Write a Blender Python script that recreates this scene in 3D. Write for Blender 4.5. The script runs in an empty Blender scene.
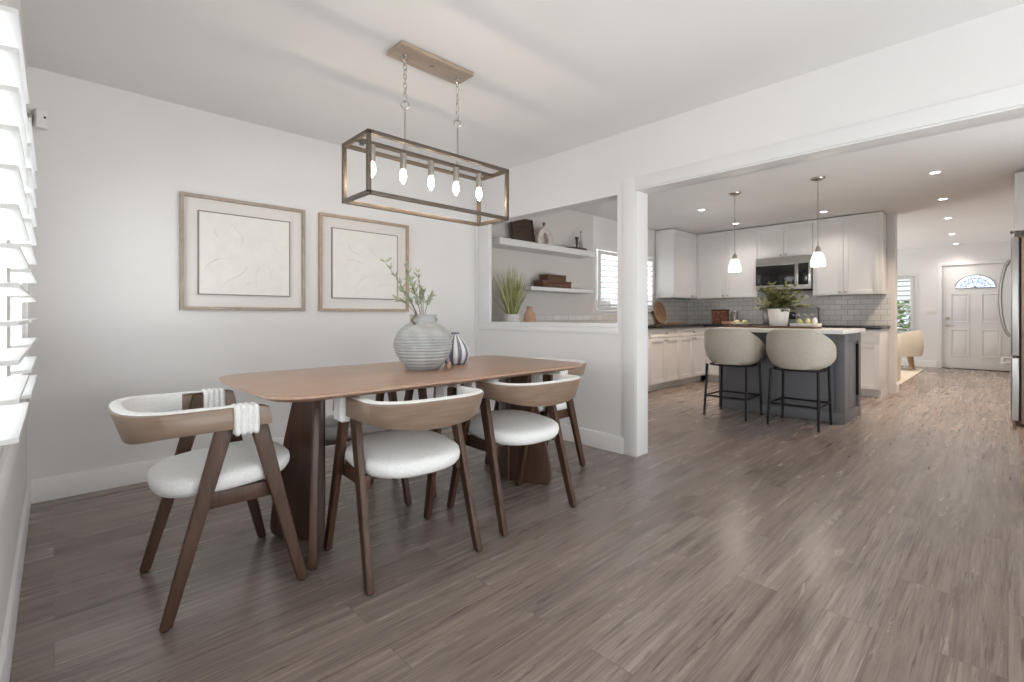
import bpy, bmesh, math, random
from mathutils import Vector, Matrix, noise
random.seed(7)
R = math.radians
PI = math.pi
sc = bpy.context.scene
COL = sc.collection
# ------------------------------------------------------------------ camera
F_PX, VPX, VPY, HZ, CAM_H = 476.6, 1008.0, 54.0, 316.0, 1.05
TH = math.atan2(VPX - 512, F_PX)
cd = bpy.data.cameras.new('camera')
cam = bpy.data.objects.new('camera', cd)
COL.objects.link(cam)
cam.location = (0, 0, CAM_H)
cam.rotation_euler = (R(90), 0, TH - R(90))
cd.sensor_width = 36
cd.lens = F_PX / 1024 * 36
cd.shift_y = (HZ - 341) / 1024
cd.clip_start = 0.02
cd.clip_end = 200
sc.camera = cam

# ------------------------------------------------------------------ materials
def s2l(c):
    return tuple((v / 255 / 12.92) if v / 255 <= .04045 else ((v / 255 + .055) / 1.055) ** 2.4 for v in c)

def new_mat(name):
    m = bpy.data.materials.new(name)
    m.use_nodes = True
    nt = m.node_tree
    b = nt.nodes['Principled BSDF']
    return m, nt, b

def nd(nt, t, **kw):
    n = nt.nodes.new(t)
    for k, v in kw.items():
        setattr(n, k, v)
    return n

def ramp(nt, stops):
    r = nd(nt, 'ShaderNodeValToRGB')
    e = r.color_ramp.elements
    while len(e) < len(stops):
        e.new(.5)
    for i, (p, c) in enumerate(stops):
        e[i].position = p
        e[i].color = (*c, 1)
    return r

def coords(nt, scale=(1, 1, 1), src='Object'):
    tc = nd(nt, 'ShaderNodeTexCoord')
    mp = nd(nt, 'ShaderNodeMapping')
    mp.inputs['Scale'].default_value = scale
    nt.links.new(tc.outputs[src], mp.inputs['Vector'])
    return mp.outputs['Vector']

def add_bump(nt, b, fac, strength, dist=.002):
    bp = nd(nt, 'ShaderNodeBump')
    bp.inputs['Strength'].default_value = strength
    bp.inputs['Distance'].default_value = dist
    nt.links.new(fac, bp.inputs['Height'])
    nt.links.new(bp.outputs['Normal'], b.inputs['Normal'])

def plain(name, col, rough=.5, metal=0, vary=.04, scale=6, bump=0, bscale=60, spec=.5):
    """paint, metal, cloth: one colour, slightly mottled by noise"""
    m, nt, b = new_mat(name)
    v = coords(nt)
    n = nd(nt, 'ShaderNodeTexNoise')
    n.inputs['Scale'].default_value = scale
    n.inputs['Detail'].default_value = 3
    nt.links.new(v, n.inputs['Vector'])
    lo = tuple(c * (1 - vary) for c in col)
    hi = tuple(min(1, c * (1 + vary)) for c in col)
    r = ramp(nt, [(.3, lo), (.7, hi)])
    nt.links.new(n.outputs['Fac'], r.inputs['Fac'])
    nt.links.new(r.outputs['Color'], b.inputs['Base Color'])
    b.inputs['Roughness'].default_value = rough
    b.inputs['Metallic'].default_value = metal
    b.inputs['Specular IOR Level'].default_value = spec
    if bump:
        n2 = nd(nt, 'ShaderNodeTexNoise')
        n2.inputs['Scale'].default_value = bscale
        n2.inputs['Detail'].default_value = 2
        nt.links.new(v, n2.inputs['Vector'])
        add_bump(nt, b, n2.outputs['Fac'], bump)
    return m

def wood(name, dark, light, stretch=(3, 30, 30), rough=.45, bump=.05):
    m, nt, b = new_mat(name)
    v = coords(nt, stretch)
    n = nd(nt, 'ShaderNodeTexNoise')
    n.inputs['Scale'].default_value = 1.6
    n.inputs['Detail'].default_value = 6
    n.inputs['Roughness'].default_value = .6
    n.inputs['Distortion'].default_value = .4
    nt.links.new(v, n.inputs['Vector'])
    r = ramp(nt, [(.28, dark), (.72, light)])
    nt.links.new(n.outputs['Fac'], r.inputs['Fac'])
    nt.links.new(r.outputs['Color'], b.inputs['Base Color'])
    b.inputs['Roughness'].default_value = rough
    add_bump(nt, b, n.outputs['Fac'], bump)
    return m

def boucle(name, col, scale=140, strength=.5):
    m, nt, b = new_mat(name)
    v = coords(nt)
    vo = nd(nt, 'ShaderNodeTexVoronoi')
    vo.inputs['Scale'].default_value = scale
    nt.links.new(v, vo.inputs['Vector'])
    r = ramp(nt, [(0, col), (.9, tuple(c * .86 for c in col))])
    nt.links.new(vo.outputs['Distance'], r.inputs['Fac'])
    nt.links.new(r.outputs['Color'], b.inputs['Base Color'])
    b.inputs['Roughness'].default_value = .95
    b.inputs['Specular IOR Level'].default_value = .1
    add_bump(nt, b, vo.outputs['Distance'], strength, .003)
    return m

def emit(name, col, strength):
    m, nt, b = new_mat(name)
    b.inputs['Base Color'].default_value = (*col, 1)
    b.inputs['Emission Color'].default_value = (*col, 1)
    b.inputs['Emission Strength'].default_value = strength
    b.inputs['Roughness'].default_value = .3
    return m

def glass(name, tint=(1, 1, 1), refl=.08):
    m = bpy.data.materials.new(name)
    m.use_nodes = True
    nt = m.node_tree
    nt.nodes.clear()
    o = nd(nt, 'ShaderNodeOutputMaterial')
    t = nd(nt, 'ShaderNodeBsdfTransparent')
    g = nd(nt, 'ShaderNodeBsdfGlossy')
    mx = nd(nt, 'ShaderNodeMixShader')
    t.inputs['Color'].default_value = (*tint, 1)
    g.inputs['Roughness'].default_value = .03
    mx.inputs['Fac'].default_value = refl
    nt.links.new(t.outputs[0], mx.inputs[1])
    nt.links.new(g.outputs[0], mx.inputs[2])
    nt.links.new(mx.outputs[0], o.inputs['Surface'])
    return m

def floor_mat():
    m, nt, b = new_mat('grey brown plank floor')
    tc = nd(nt, 'ShaderNodeTexCoord')
    br = nd(nt, 'ShaderNodeTexBrick')
    br.inputs['Color1'].default_value = (0, 0, 0, 1)
    br.inputs['Color2'].default_value = (1, 1, 1, 1)
    br.inputs['Mortar'].default_value = (.5, .5, .5, 1)
    br.inputs['Scale'].default_value = 1
    br.inputs['Mortar Size'].default_value = .0016
    br.inputs['Mortar Smooth'].default_value = .3
    br.inputs['Brick Width'].default_value = 1.22
    br.inputs['Row Height'].default_value = .152
    br.offset = .37
    nt.links.new(tc.outputs['Object'], br.inputs['Vector'])
    # shift the grain in every plank so it does not run across the seams
    sep = nd(nt, 'ShaderNodeSeparateColor')
    nt.links.new(br.outputs['Color'], sep.inputs[0])
    add = nd(nt, 'ShaderNodeVectorMath', operation='ADD')
    cmb = nd(nt, 'ShaderNodeCombineXYZ')
    mul = nd(nt, 'ShaderNodeMath', operation='MULTIPLY')
    mul.inputs[1].default_value = 37
    nt.links.new(sep.outputs[0], mul.inputs[0])
    nt.links.new(mul.outputs[0], cmb.inputs[0])
    nt.links.new(mul.outputs[0], cmb.inputs[2])
    nt.links.new(tc.outputs['Object'], add.inputs[0])
    nt.links.new(cmb.outputs[0], add.inputs[1])
    def grain(scale, sc_, det, dist, rough=.6):
        mp = nd(nt, 'ShaderNodeMapping')
        mp.inputs['Scale'].default_value = scale
        nt.links.new(add.outputs[0], mp.inputs['Vector'])
        n = nd(nt, 'ShaderNodeTexNoise')
        n.inputs['Scale'].default_value = sc_
        n.inputs['Detail'].default_value = det
        n.inputs['Distortion'].default_value = dist
        n.inputs['Roughness'].default_value = rough
        nt.links.new(mp.outputs[0], n.inputs['Vector'])
        return n
    g1 = grain((.7, 17, 1), 2.0, 12, .5, .72)
    g2 = grain((.9, 7, 1), 1.5, 6, .6)
    g3 = grain((2.0, 75, 1), 2.0, 6, .1, .7)
    base = ramp(nt, [(.26, (.12, .093, .080)), (.43, (.225, .184, .162)), (.56, (.275, .229, .204)), (.76, (.39, .335, .305))])
    nt.links.new(g1.outputs['Fac'], base.inputs['Fac'])
    mx = nd(nt, 'ShaderNodeMixRGB', blend_type='MULTIPLY')
    mx.inputs['Fac'].default_value = .8
    k = ramp(nt, [(.26, (.42, .39, .37)), (.45, (1, 1, 1)), (.8, (1.15, 1.13, 1.1))])
    nt.links.new(g2.outputs['Fac'], k.inputs['Fac'])
    nt.links.new(base.outputs[0], mx.inputs[1])
    nt.links.new(k.outputs[0], mx.inputs[2])
    mx2 = nd(nt, 'ShaderNodeMixRGB', blend_type='MULTIPLY')
    mx2.inputs['Fac'].default_value = .5
    k3 = ramp(nt, [(.36, (.55, .52, .50)), (.52, (1.02, 1.02, 1.02)), (.68, (1.25, 1.25, 1.25))])
    nt.links.new(g3.outputs['Fac'], k3.inputs['Fac'])
    nt.links.new(mx.outputs[0], mx2.inputs[1])
    nt.links.new(k3.outputs[0], mx2.inputs[2])
    # short dark cracks and saw marks in the planks
    g4 = grain((2.2, 46, 1), 1.7, 3, .2, .55)
    k4 = ramp(nt, [(.0, (.30, .26, .24)), (.315, (.42, .38, .36)), (.36, (1, 1, 1))])
    nt.links.new(g4.outputs['Fac'], k4.inputs['Fac'])
    mxc = nd(nt, 'ShaderNodeMixRGB', blend_type='MULTIPLY')
    mxc.inputs['Fac'].default_value = .7
    nt.links.new(mx2.outputs[0], mxc.inputs[1])
    nt.links.new(k4.outputs[0], mxc.inputs[2])
    mx2 = mxc
    # plank to plank difference
    mx3 = nd(nt, 'ShaderNodeMixRGB', blend_type='MULTIPLY')
    mx3.inputs['Fac'].default_value = 1
    kp = ramp(nt, [(0, (.86, .83, .81)), (.5, (1, .98, .97)), (1, (1.12, 1.12, 1.12))])
    nt.links.new(br.outputs['Color'], kp.inputs['Fac'])
    nt.links.new(mx2.outputs[0], mx3.inputs[1])
    nt.links.new(kp.outputs[0], mx3.inputs[2])
    mx4 = nd(nt, 'ShaderNodeMixRGB', blend_type='MIX')
    mx4.inputs[2].default_value = (.06, .048, .042, 1)
    sm = nd(nt, 'ShaderNodeMath', operation='MULTIPLY')
    sm.inputs[1].default_value = .4
    nt.links.new(br.outputs['Fac'], sm.inputs[0])
    nt.links.new(sm.outputs[0], mx4.inputs[0])
    nt.links.new(mx3.outputs[0], mx4.inputs[1])
    nt.links.new(mx4.outputs[0], b.inputs['Base Color'])
    rr = nd(nt, 'ShaderNodeMapRange')
    rr.inputs['To Min'].default_value = .19
    rr.inputs['To Max'].default_value = .33
    nt.links.new(g2.outputs['Fac'], rr.inputs['Value'])
    nt.links.new(rr.outputs[0], b.inputs['Roughness'])
    add_bump(nt, b, g3.outputs['Fac'], .02, .001)
    return m

def tile_mat(name, plane):
    """white subway tiles; plane 'yz' or 'xz' tells which axis runs along the wall"""
    m, nt, b = new_mat(name)
    tc = nd(nt, 'ShaderNodeTexCoord')
    sx = nd(nt, 'ShaderNodeSeparateXYZ')
    cx = nd(nt, 'ShaderNodeCombineXYZ')
    nt.links.new(tc.outputs['Object'], sx.inputs[0])
    nt.links.new(sx.outputs[1 if plane == 'yz' else 0], cx.inputs[0])
    nt.links.new(sx.outputs[2], cx.inputs[1])
    br = nd(nt, 'ShaderNodeTexBrick')
    br.inputs['Scale'].default_value = 1
    br.inputs['Brick Width'].default_value = .152
    br.inputs['Row Height'].default_value = .076
    br.inputs['Mortar Size'].default_value = .0028
    br.inputs['Color1'].default_value = (.80, .78, .755, 1)
    br.inputs['Color2'].default_value = (.70, .68, .66, 1)
    br.inputs['Mortar'].default_value = (.40, .385, .375, 1)
    nt.links.new(cx.outputs[0], br.inputs['Vector'])
    nt.links.new(br.outputs['Color'], b.inputs['Base Color'])
    b.inputs['Roughness'].default_value = .22
    add_bump(nt, b, br.outputs['Fac'], -.4, .003)
    return m

M = {}
M['wall'] = plain('warm white wall paint', (.76, .747, .748), .7, vary=.012, scale=2, bump=.04, bscale=180, spec=.3)
M['ceil'] = plain('white ceiling paint', (.80, .792, .798), .8, vary=.012, scale=2, bump=.05, bscale=120, spec=.2)
M['trim'] = plain('white semi gloss trim', (.76, .755, .76), .38, vary=.01, scale=3)
M['louver'] = plain('white shutter paint', (.74, .74, .74), .4, vary=.01)
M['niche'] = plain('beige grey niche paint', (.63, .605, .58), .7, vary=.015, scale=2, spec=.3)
M['floor'] = floor_mat()
M['walnut'] = wood('dark walnut legs', (.044, .021, .013), (.100, .053, .034), (25, 25, 3), .42)
M['veneer'] = wood('mid walnut veneer', (.21, .145, .105), (.30, .215, .16), (4, 4, 40), .4)  # lighter veneer on the same wood, with the rail's brighter lighting painted in
for _k in ('walnut',):
    M[_k].node_tree.nodes['Principled BSDF'].inputs['Specular IOR Level'].default_value = .3
M['tabletop'] = wood('walnut table top', (.31, .178, .118), (.44, .285, .20), (2.2, 34, 10), .3)
M['pedestal'] = wood('dark walnut pedestal', (.058, .029, .019), (.125, .068, .046), (26, 26, 2), .28)
M['boucle'] = boucle('white boucle cloth', (.85, .85, .845), 150, .35)
M['boucle2'] = boucle('cream boucle cloth', (.74, .68, .58), 70, .6)
M['stool'] = plain('oat upholstery', (.50, .455, .40), .9, vary=.05, scale=40, bump=.1, bscale=300, spec=.15)
M['black'] = plain('black powder coat', (.008, .008, .009), .5, vary=.1, spec=.25)
M['blackgloss'] = plain('black glass', (.012, .012, .013), .08, vary=.05)
M['rubber'] = plain('dark felt pad', (.02, .018, .016), .9)
M['cab'] = plain('white cabinet lacquer', (.80, .79, .785), .35, vary=.008, scale=3)
M['counter'] = plain('black granite', (.022, .018, .016), .18, vary=.5, scale=90)
M['island'] = plain('slate grey cabinet paint', (.15, .15, .165), .45, vary=.03, scale=4)
M['quartz'] = plain('white quartz', (.76, .75, .73), .25, vary=.03, scale=8)
M['steel'] = plain('brushed stainless steel', (.50, .49, .475), .28, 1, vary=.05, scale=3)
M['steeldark'] = plain('dark brushed steel', (.27, .265, .26), .38, 1, vary=.05, scale=3)
M['steelside'] = plain('bronze toned appliance side', (.33, .25, .20), .35, .0, vary=.06, scale=3)  # warm kitchen reflection painted into the stainless side's colour
M['nickel'] = plain('brushed nickel', (.52, .49, .45), .3, 1, vary=.05, scale=20)
M['bronze'] = wood('brushed weathered bronze', (.085, .066, .052), (.15, .12, .095), (8, 60, 60), .4)
M['bronze'].node_tree.nodes['Principled BSDF'].inputs['Metallic'].default_value = .35
M['canopyplate'] = wood('brushed champagne plate', (.40, .31, .24), (.56, .45, .36), (4, 60, 30), .35)
M['canopyplate'].node_tree.nodes['Principled BSDF'].inputs['Metallic'].default_value = .5
M['frame'] = wood('pale driftwood frame', (.30, .245, .20), (.42, .355, .30), (14, 14, 14), .6)
M['frame2'] = wood('pale tan frame', (.36, .265, .20), (.47, .365, .29), (14, 14, 14), .6)
M['mat'] = plain('off white mat board', (.72, .685, .67), .9, vary=.01)
M['canvas'] = plain('white plaster relief', (.76, .745, .715), .9, vary=.03, scale=14, bump=.35, bscale=26)
M['canvasedge'] = plain('grey brown slim edge', (.25, .22, .19), .6)
M['stone'] = plain('grey white stoneware', (.345, .35, .35), .75, vary=.14, scale=16, bump=.25, bscale=80)
M['whitewash'] = plain('whitewashed wood', (.60, .55, .51), .8, vary=.2, scale=20)
M['gourd'] = plain('white glaze', (.66, .67, .69), .35, vary=.06, scale=30)
M['gourdline'] = plain('blue grey glaze groove', (.16, .17, .22), .4, vary=.2, scale=40)
M['twig'] = plain('grey brown twig', (.16, .125, .09), .8, vary=.2, scale=40)
M['olive'] = plain('sage leaf', (.36, .40, .28), .6, vary=.35, scale=9)
M['grass'] = plain('grass blade', (.24, .27, .075), .55, vary=.45, scale=10)
M['grassdry'] = plain('pale grass blade', (.50, .46, .26), .6, vary=.2, scale=10)
M['fern'] = plain('olive green leaf', (.20, .20, .085), .55, vary=.5, scale=18)
M['pot'] = plain('white ceramic pot', (.74, .72, .69), .5, vary=.03)
M['terra'] = plain('blush clay', (.52, .33, .22), .7, vary=.1)
M['darkwood'] = wood('espresso wood', (.03, .018, .012), (.085, .05, .033), (6, 6, 40), .5)
M['redwood'] = wood('red brown wood', (.085, .037, .02), (.15, .07, .04), (6, 30, 30), .5)
M['tanwood'] = wood('tan board', (.36, .21, .12), (.47, .30, .18), (5, 30, 30), .5)
M['soil'] = plain('dark soil', (.03, .022, .016), .95, vary=.3, scale=60)
M['pinecone'] = plain('rust speckled filling', (.20, .085, .05), .7, vary=.9, scale=38)
M['jar'] = glass('clear jar', (.93, .93, .92), .12)
M['pane'] = glass('window pane', (.96, .98, .98), .06)
M['fanglow'] = emit('bluish leaded fan light', (.62, .72, .88), .85)  # glow stands in for daylight through the glass; no lamp here
M['lead'] = plain('lead came', (.25, .26, .28), .4, .8)
M['bulb'] = emit('glowing candle bulb', (1, .86, .66), 14)
M['shade'] = emit('lit white glass shade', (1, .94, .85), 1.0)
M['lens'] = emit('glowing downlight lens', (1, .94, .86), 9)
M['door'] = plain('white door paint', (.74, .74, .74), .4, vary=.01)
M['rug'] = boucle('cream rug pile', (.68, .62, .54), 60, .6)
M['lemon'] = plain('yellow green fruit', (.50, .49, .23), .5, vary=.15)
M['plate'] = plain('white glazed dish', (.78, .76, .72), .3, vary=.02)
M['hedge'] = plain('hedge leaves', (.26, .40, .12), .7, vary=.5, scale=12)
M['ground'] = plain('pale concrete', (.42, .40, .37), .9, vary=.1)
M['fence'] = plain('grey fence boards', (.28, .27, .26), .9, vary=.1)

# ------------------------------------------------------------------ mesh builder
class MB:
    def __init__(s, mats=None):
        s.bm = bmesh.new()
        s.mats = []
        s.M = Matrix.Identity(4)
        s.mi = 0
    def _merge(s, t, bev=0, seg=2):
        if bev:
            ed = [e for e in t.edges if len(e.link_faces) == 2 and e.calc_face_angle(0) > .35]
            bmesh.ops.bevel(t, geom=ed, offset=bev, segments=seg, profile=.6, affect='EDGES', clamp_overlap=True)
        for f in t.faces:
            f.material_index = s.mi
        bmesh.ops.transform(t, matrix=s.M, verts=t.verts)
        if s.M.determinant() < 0:
            bmesh.ops.reverse_faces(t, faces=t.faces)
        me = bpy.data.meshes.new('tmp')
        t.to_mesh(me)
        t.free()
        s.bm.from_mesh(me)
        bpy.data.meshes.remove(me)
    def box(s, a, b, bev=0, seg=2):
        t = bmesh.new()
        bmesh.ops.create_cube(t, size=1)
        lo = [min(a[i], b[i]) for i in range(3)]
        hi = [max(a[i], b[i]) for i in range(3)]
        for v in t.verts:
            v.co = Vector([lo[i] if v.co[i] < 0 else hi[i] for i in range(3)])
        s._merge(t, bev, seg)
        return s
    def rings(s, rings, closed=True, caps=True, loop=False, bev=0):
        """skin a list of equally long point rings"""
        t = bmesh.new()
        vs = [[t.verts.new(p) for p in r] for r in rings]
        n = len(vs[0])
        m = len(vs)
        for i in range(m if loop else m - 1):
            a, b = vs[i], vs[(i + 1) % m]
            for j in range(n if closed else n - 1):
                k = (j + 1) % n
                t.faces.new((a[j], a[k], b[k], b[j]))
        if caps and closed and not loop:
            t.faces.new(list(reversed(vs[0])))
            t.faces.new(vs[-1])
        bmesh.ops.recalc_face_normals(t, faces=t.faces)
        s._merge(t, bev)
        return s
    def prism(s, poly, f, bev=0, n=2):
        """poly: list of 2d points; f(p, k) gives the 3d point for k in 0..n-1"""
        return s.rings([[f(p, k) for p in poly] for k in range(n)], bev=bev)
    def tube(s, pts, r, seg=10, loop=False, caps=True):
        pts = [Vector(p) for p in pts]
        n = len(pts)
        rad = r if isinstance(r, (list, tuple)) else [r] * n
        rings = []
        up = None
        for i, p in enumerate(pts):
            if loop:
                d = pts[(i + 1) % n] - pts[i - 1]
            else:
                d = pts[min(i + 1, n - 1)] - pts[max(i - 1, 0)]
            d.normalize()
            if up is None:
                up = Vector((0, 0, 1)) if abs(d.z) < .9 else Vector((1, 0, 0))
            u = d.cross(up)
            if u.length < 1e-4:
                u = d.cross(Vector((0, 1, 0)))
            u.normalize()
            up = u.cross(d).normalized()
            rings.append([p + (u * math.cos(2 * PI * k / seg) + up * math.sin(2 * PI * k / seg)) * rad[i] for k in range(seg)])
        return s.rings(rings, loop=loop, caps=caps)
    def lathe(s, prof, c=(0, 0, 0), seg=32, mod=None, caps=True):
        rings = []
        for (r, z) in prof:
            rings.append([(c[0] + r * (mod(a, z) if mod else 1) * math.cos(a), c[1] + r * (mod(a, z) if mod else 1) * math.sin(a), c[2] + z) for a in [2 * PI * k / seg for k in range(seg)]])
        return s.rings(rings, caps=caps)
    def ball(s, c, r, seg=16):
        r = r if isinstance(r, (tuple, list)) else (r, r, r)
        t = bmesh.new()
        bmesh.ops.create_uvsphere(t, u_segments=seg, v_segments=max(6, seg // 2), radius=1)
        for v in t.verts:
            v.co = Vector((c[0] + v.co.x * r[0], c[1] + v.co.y * r[1], c[2] + v.co.z * r[2]))
        s._merge(t)
        return s
    def face(s, pts):
        t = bmesh.new()
        t.faces.new([t.verts.new(p) for p in pts])
        s._merge(t)
        return s
    def build(s, name, mats, parent=None, origin=None, angle=38, world=False):
        """link what was collected as one mesh object"""
        me = bpy.data.meshes.new(name)
        off = Vector((0, 0, 0))
        if origin is not None:
            off = Vector(origin)
        elif parent is not None and world:
            off = Vector(ROOT_LOC[parent.name])
        if off.length:
            bmesh.ops.translate(s.bm, vec=-off, verts=s.bm.verts)
        s.bm.to_mesh(me)
        s.bm.free()
        for m in (mats if isinstance(mats, (list, tuple)) else [mats]):
            me.materials.append(m)
        me.polygons.foreach_set('use_smooth', [True] * len(me.polygons))
        me.set_sharp_from_angle(angle=R(angle))
        me.update()
        o = bpy.data.objects.new(name, me)
        COL.objects.link(o)
        if parent is not None:
            o.parent = parent
            if world and origin is not None:
                pass
        elif origin is not None:
            o.location = origin
        return o

ROOT_LOC = {}
def tag(o, label, cat, group=None):
    o['label'] = label
    o['category'] = cat
    if group:
        o['group'] = group
    return o

def thing(name, label, cat, loc=(0, 0, 0), rz=0, group=None):
    o = bpy.data.objects.new(name, None)
    o.empty_display_size = .1
    COL.objects.link(o)
    o.location = loc
    o.rotation_euler = (0, 0, rz)
    ROOT_LOC[o.name] = tuple(loc)
    return tag(o, label, cat, group)

def struct(name, mb, mat, parent=None):
    o = mb.build(name, mat, parent)
    if parent is None:
        o['kind'] = 'structure'
    return o

def dup(root, loc, rz, label, group=None):
    r = root.copy()
    COL.objects.link(r)
    r.location = loc
    r.rotation_euler = (0, 0, rz)
    ROOT_LOC[r.name] = tuple(loc)
    r['label'] = label
    if group:
        r['group'] = group
    for ch in list(root.children):
        c = ch.copy()
        COL.objects.link(c)
        c.parent = r
        for g in list(ch.children):
            d = g.copy()
            COL.objects.link(d)
            d.parent = c
    return r

def bx(a, b, bev=0):
    return MB().box(a, b, bev)

def sub(mb, name, mat, part):
    """a sub-part whose coordinates are those of the thing (parts sit at the thing's origin)"""
    return mb.build(name, mat, part)

# ------------------------------------------------------------------ the setting
H = 2.45
LW, BW, DX0, DX1 = -.108, 3.80, 3.13, 3.27
KY, SX0, SX1, FX, RY, REAR = 4.0, 8.23, 8.40, 12.95, -.80, -1.70
struct('floor', bx((-.4, -2.2, -.1), (13.3, 4.4, 0)), M['floor'])
struct('ceiling', bx((-.4, -2.2, H), (13.3, 4.4, H + .12)), M['ceil'])
def wall_holes(axis, c0, c1, u0, u1, holes):
    """wall across axis 'x' (planes x=c0..c1, runs along y) or 'y'; holes = [(u0,u1,z0,z1)] sorted along u"""
    m = MB()
    def put(a, b, z0, z1):
        if b - a < 1e-4 or z1 - z0 < 1e-4:
            return
        if axis == 'x':
            m.box((c0, a, z0), (c1, b, z1))
        else:
            m.box((a, c0, z0), (b, c1, z1))
    u = u0
    for (a, b, z0, z1) in holes:
        put(u, a, 0, H)
        put(a, b, 0, z0)
        put(a, b, z1, H)
        u = b
    put(u, u1, 0, H)
    return m
WY0, WY1, WZ0, WZ1 = 1.50, 3.43, .66, 1.86
struct('wall_left', wall_holes('x', -.26, LW, REAR, BW, [(-1.2, 1.15, WZ0, WZ1), (WY0, WY1, WZ0, WZ1)]), M['wall'])  # nearer opening added out of view to let in more light
struct('wall_back', wall_holes('y', BW, BW + .2, -.26, DX0, []), M['wall'])
PY0, PY1, PZ0, PZ1, OY0, OY1, OZ = 2.085, 3.575, .99, 1.985, -1.0, 1.925, 1.995
dv = wall_holes('x', DX0, DX1, REAR, PY1, [(OY0, OY1, 0, OZ), (PY0, PY1, PZ0, PZ1)])
dv.box((DX0, PY1, PZ0), (DX0 + .022, KY, PZ1))
dv.box((DX0, PY1, 0), (DX1, KY, PZ0 - .0))
dv.box((DX0, PY1, PZ1), (DX1, KY, H))
struct('wall_divider', dv, M['wall'])
W2 = (5.48, 6.98, 1.12, 1.98)
W4 = (9.3, 12.3, .5, 2.1)  # window out of view, added to light the living room
struct('wall_kitchen', wall_holes('y', KY, KY + .16, DX0, FX, [W2, W4]), M['wall'])
struct('wall_stove', bx((SX0, 1.06, 0), (SX1, KY, H)), M['wall'])
D1 = (-.035, .925, 0, 2.06)
W3 = (1.36, 2.56, .68, 1.88)
struct('wall_front', wall_holes('x', FX, FX + .16, -.95, KY + .16, [D1, W3]), M['wall'])
W6 = (3.5, 5.6, .1, 2.1)  # opening out of view, added to brighten the kitchen
struct('wall_right', wall_holes('y', RY - .14, RY, DX1, FX, [W6]), M['wall'])
struct('wall_rear', wall_holes('y', REAR - .16, REAR, -.26, DX1, [(.35, 2.85, 0, 2.1)]), M['wall'])  # glazed opening behind the camera, added for its light

def base(name, a, b, axis, side):
    """baseboard with an eased top edge; runs from a to b; side = +1/-1 direction it stands out"""
    m = MB()
    prof = [(0, 0), (.015, 0), (.015, .118), (.011, .128), (0, .13)]
    (c, u0, u1) = a
    if axis == 'x':
        m.prism(prof, lambda p, k: (c + side * p[0], (u0, u1)[k], p[1]))
    else:
        m.prism(prof, lambda p, k: ((u0, u1)[k], c + side * p[0], p[1]))
    return struct(name, m, M['trim'])
base('baseboard_left', (LW + .0005, REAR, BW - .001), None, 'x', 1)
base('baseboard_back', (BW - .0005, LW, DX0 - .001), None, 'y', -1)
base('baseboard_divider', (DX0 - .0005, OY1 + .10, BW - .016), None, 'x', -1)
base('baseboard_stove', (1.06 - .0005, SX0 - .012, SX1 + .012), None, 'y', -1)
base('baseboard_front', (FX - .0005, 1.0, KY), None, 'x', -1)
base('baseboard_right', (RY + .0005, 7.6, FX - .02), None, 'y', 1)

# trim of the divider: sill, apron, frame of the pass-through, casing of the wide opening
m = MB()
m.box((DX0 - .014, PY0 - .012, PZ0 - .03), (DX1 + .012, PY1 + .03, PZ0 + .004), .003)       # sill
m.box((DX0 - .010, PY0 - .012, PZ0 - .076), (DX0 + .001, BW - .061, PZ0 - .03), .002)          # apron
struct('trim_1', m, M['trim'])
m = MB()
m.box((DX0 - .012, PY1 + .0, PZ0 - .03), (DX0, PY1 + .16, PZ1 + .02), .002)
m.box((DX0 - .012, BW - .06, .13), (DX0, BW - .001, H - .001), .002)
struct('trim_2', m, M['trim'])
m = MB()
m.box((DX0 - .012, OY1, 0), (DX0, OY1 + .10, OZ + .09), .002)
m.box((DX0 - .012, OY0, OZ), (DX0, OY1, OZ + .09), .002)
m.box((DX0 - .006, OY1 - .012, 0), (DX1 + .012, OY1, OZ), .002)
m.box((DX0 - .006, OY0, OZ - .012), (DX1 + .012, OY1, OZ), .002)
m.box((DX1, OY1, 0), (DX1 + .012, OY1 + .09, OZ + .09), .002)
struct('trim_3', m, M['trim'])
# left window: casing, frame, panes
m = MB()
m.box((LW, WY0 - .07, WZ0 - .10), (LW + .014, WY1 + .07, WZ0 - .0), .002)
m.box((LW, WY0 - .07, WZ1), (LW + .014, WY1 + .07, WZ1 + .07), .002)
m.box((LW, WY0 - .07, WZ0), (LW + .014, WY0, WZ1), .002)
m.box((LW, WY1, WZ0), (LW + .014, WY1 + .07, WZ1), .002)
struct('trim_4', m, M['trim'])

def window(name, axis, c, u0, u1, z0, z1, mull):
    """glazed sash in a wall hole, mid wall at c"""
    w = bpy.data.objects.new(name, None)
    COL.objects.link(w)
    w['kind'] = 'structure'
    m = MB()
    def put(mm, a, b, za, zb, t):
        if axis == 'x':
            mm.box((c - t, a, za), (c + t, b, zb), .002)
        else:
            mm.box((a, c - t, za), (b, c + t, zb), .002)
    f = .045
    put(m, u0, u1, z0, z0 + f, .025)
    put(m, u0, u1, z1 - f, z1, .025)
    put(m, u0, u0 + f, z0 + f, z1 - f, .025)
    put(m, u1 - f, u1, z0 + f, z1 - f, .025)
    for q in range(1, mull):
        uu = u0 + (u1 - u0) * q / mull
        put(m, uu - .025, uu + .025, z0 + f, z1 - f, .02)
    m.build('window_frame', M['trim'], w)
    g = MB()
    put(g, u0 + f, u1 - f, z0 + f, z1 - f, .003)
    g.build('pane', M['pane'], w)
    return w
window('window_1', 'x', -.225, WY0, WY1, WZ0, WZ1, 2)
window('added_window_7', 'x', -.225, -1.2, 1.15, WZ0, WZ1, 2)  # unseen window added beside the camera to light the front floor
window('window_2', 'y', KY + .12, *W2, 2)
window('window_3', 'x', FX + .12, *W3, 2)
window('added_window_4', 'y', KY + .12, *W4, 3)  # unseen, added for light in the living room
window('added_window_5', 'y', REAR - .08, .35, 2.85, 0, 2.1, 2)  # unseen rear glazing, added to let light in
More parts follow.
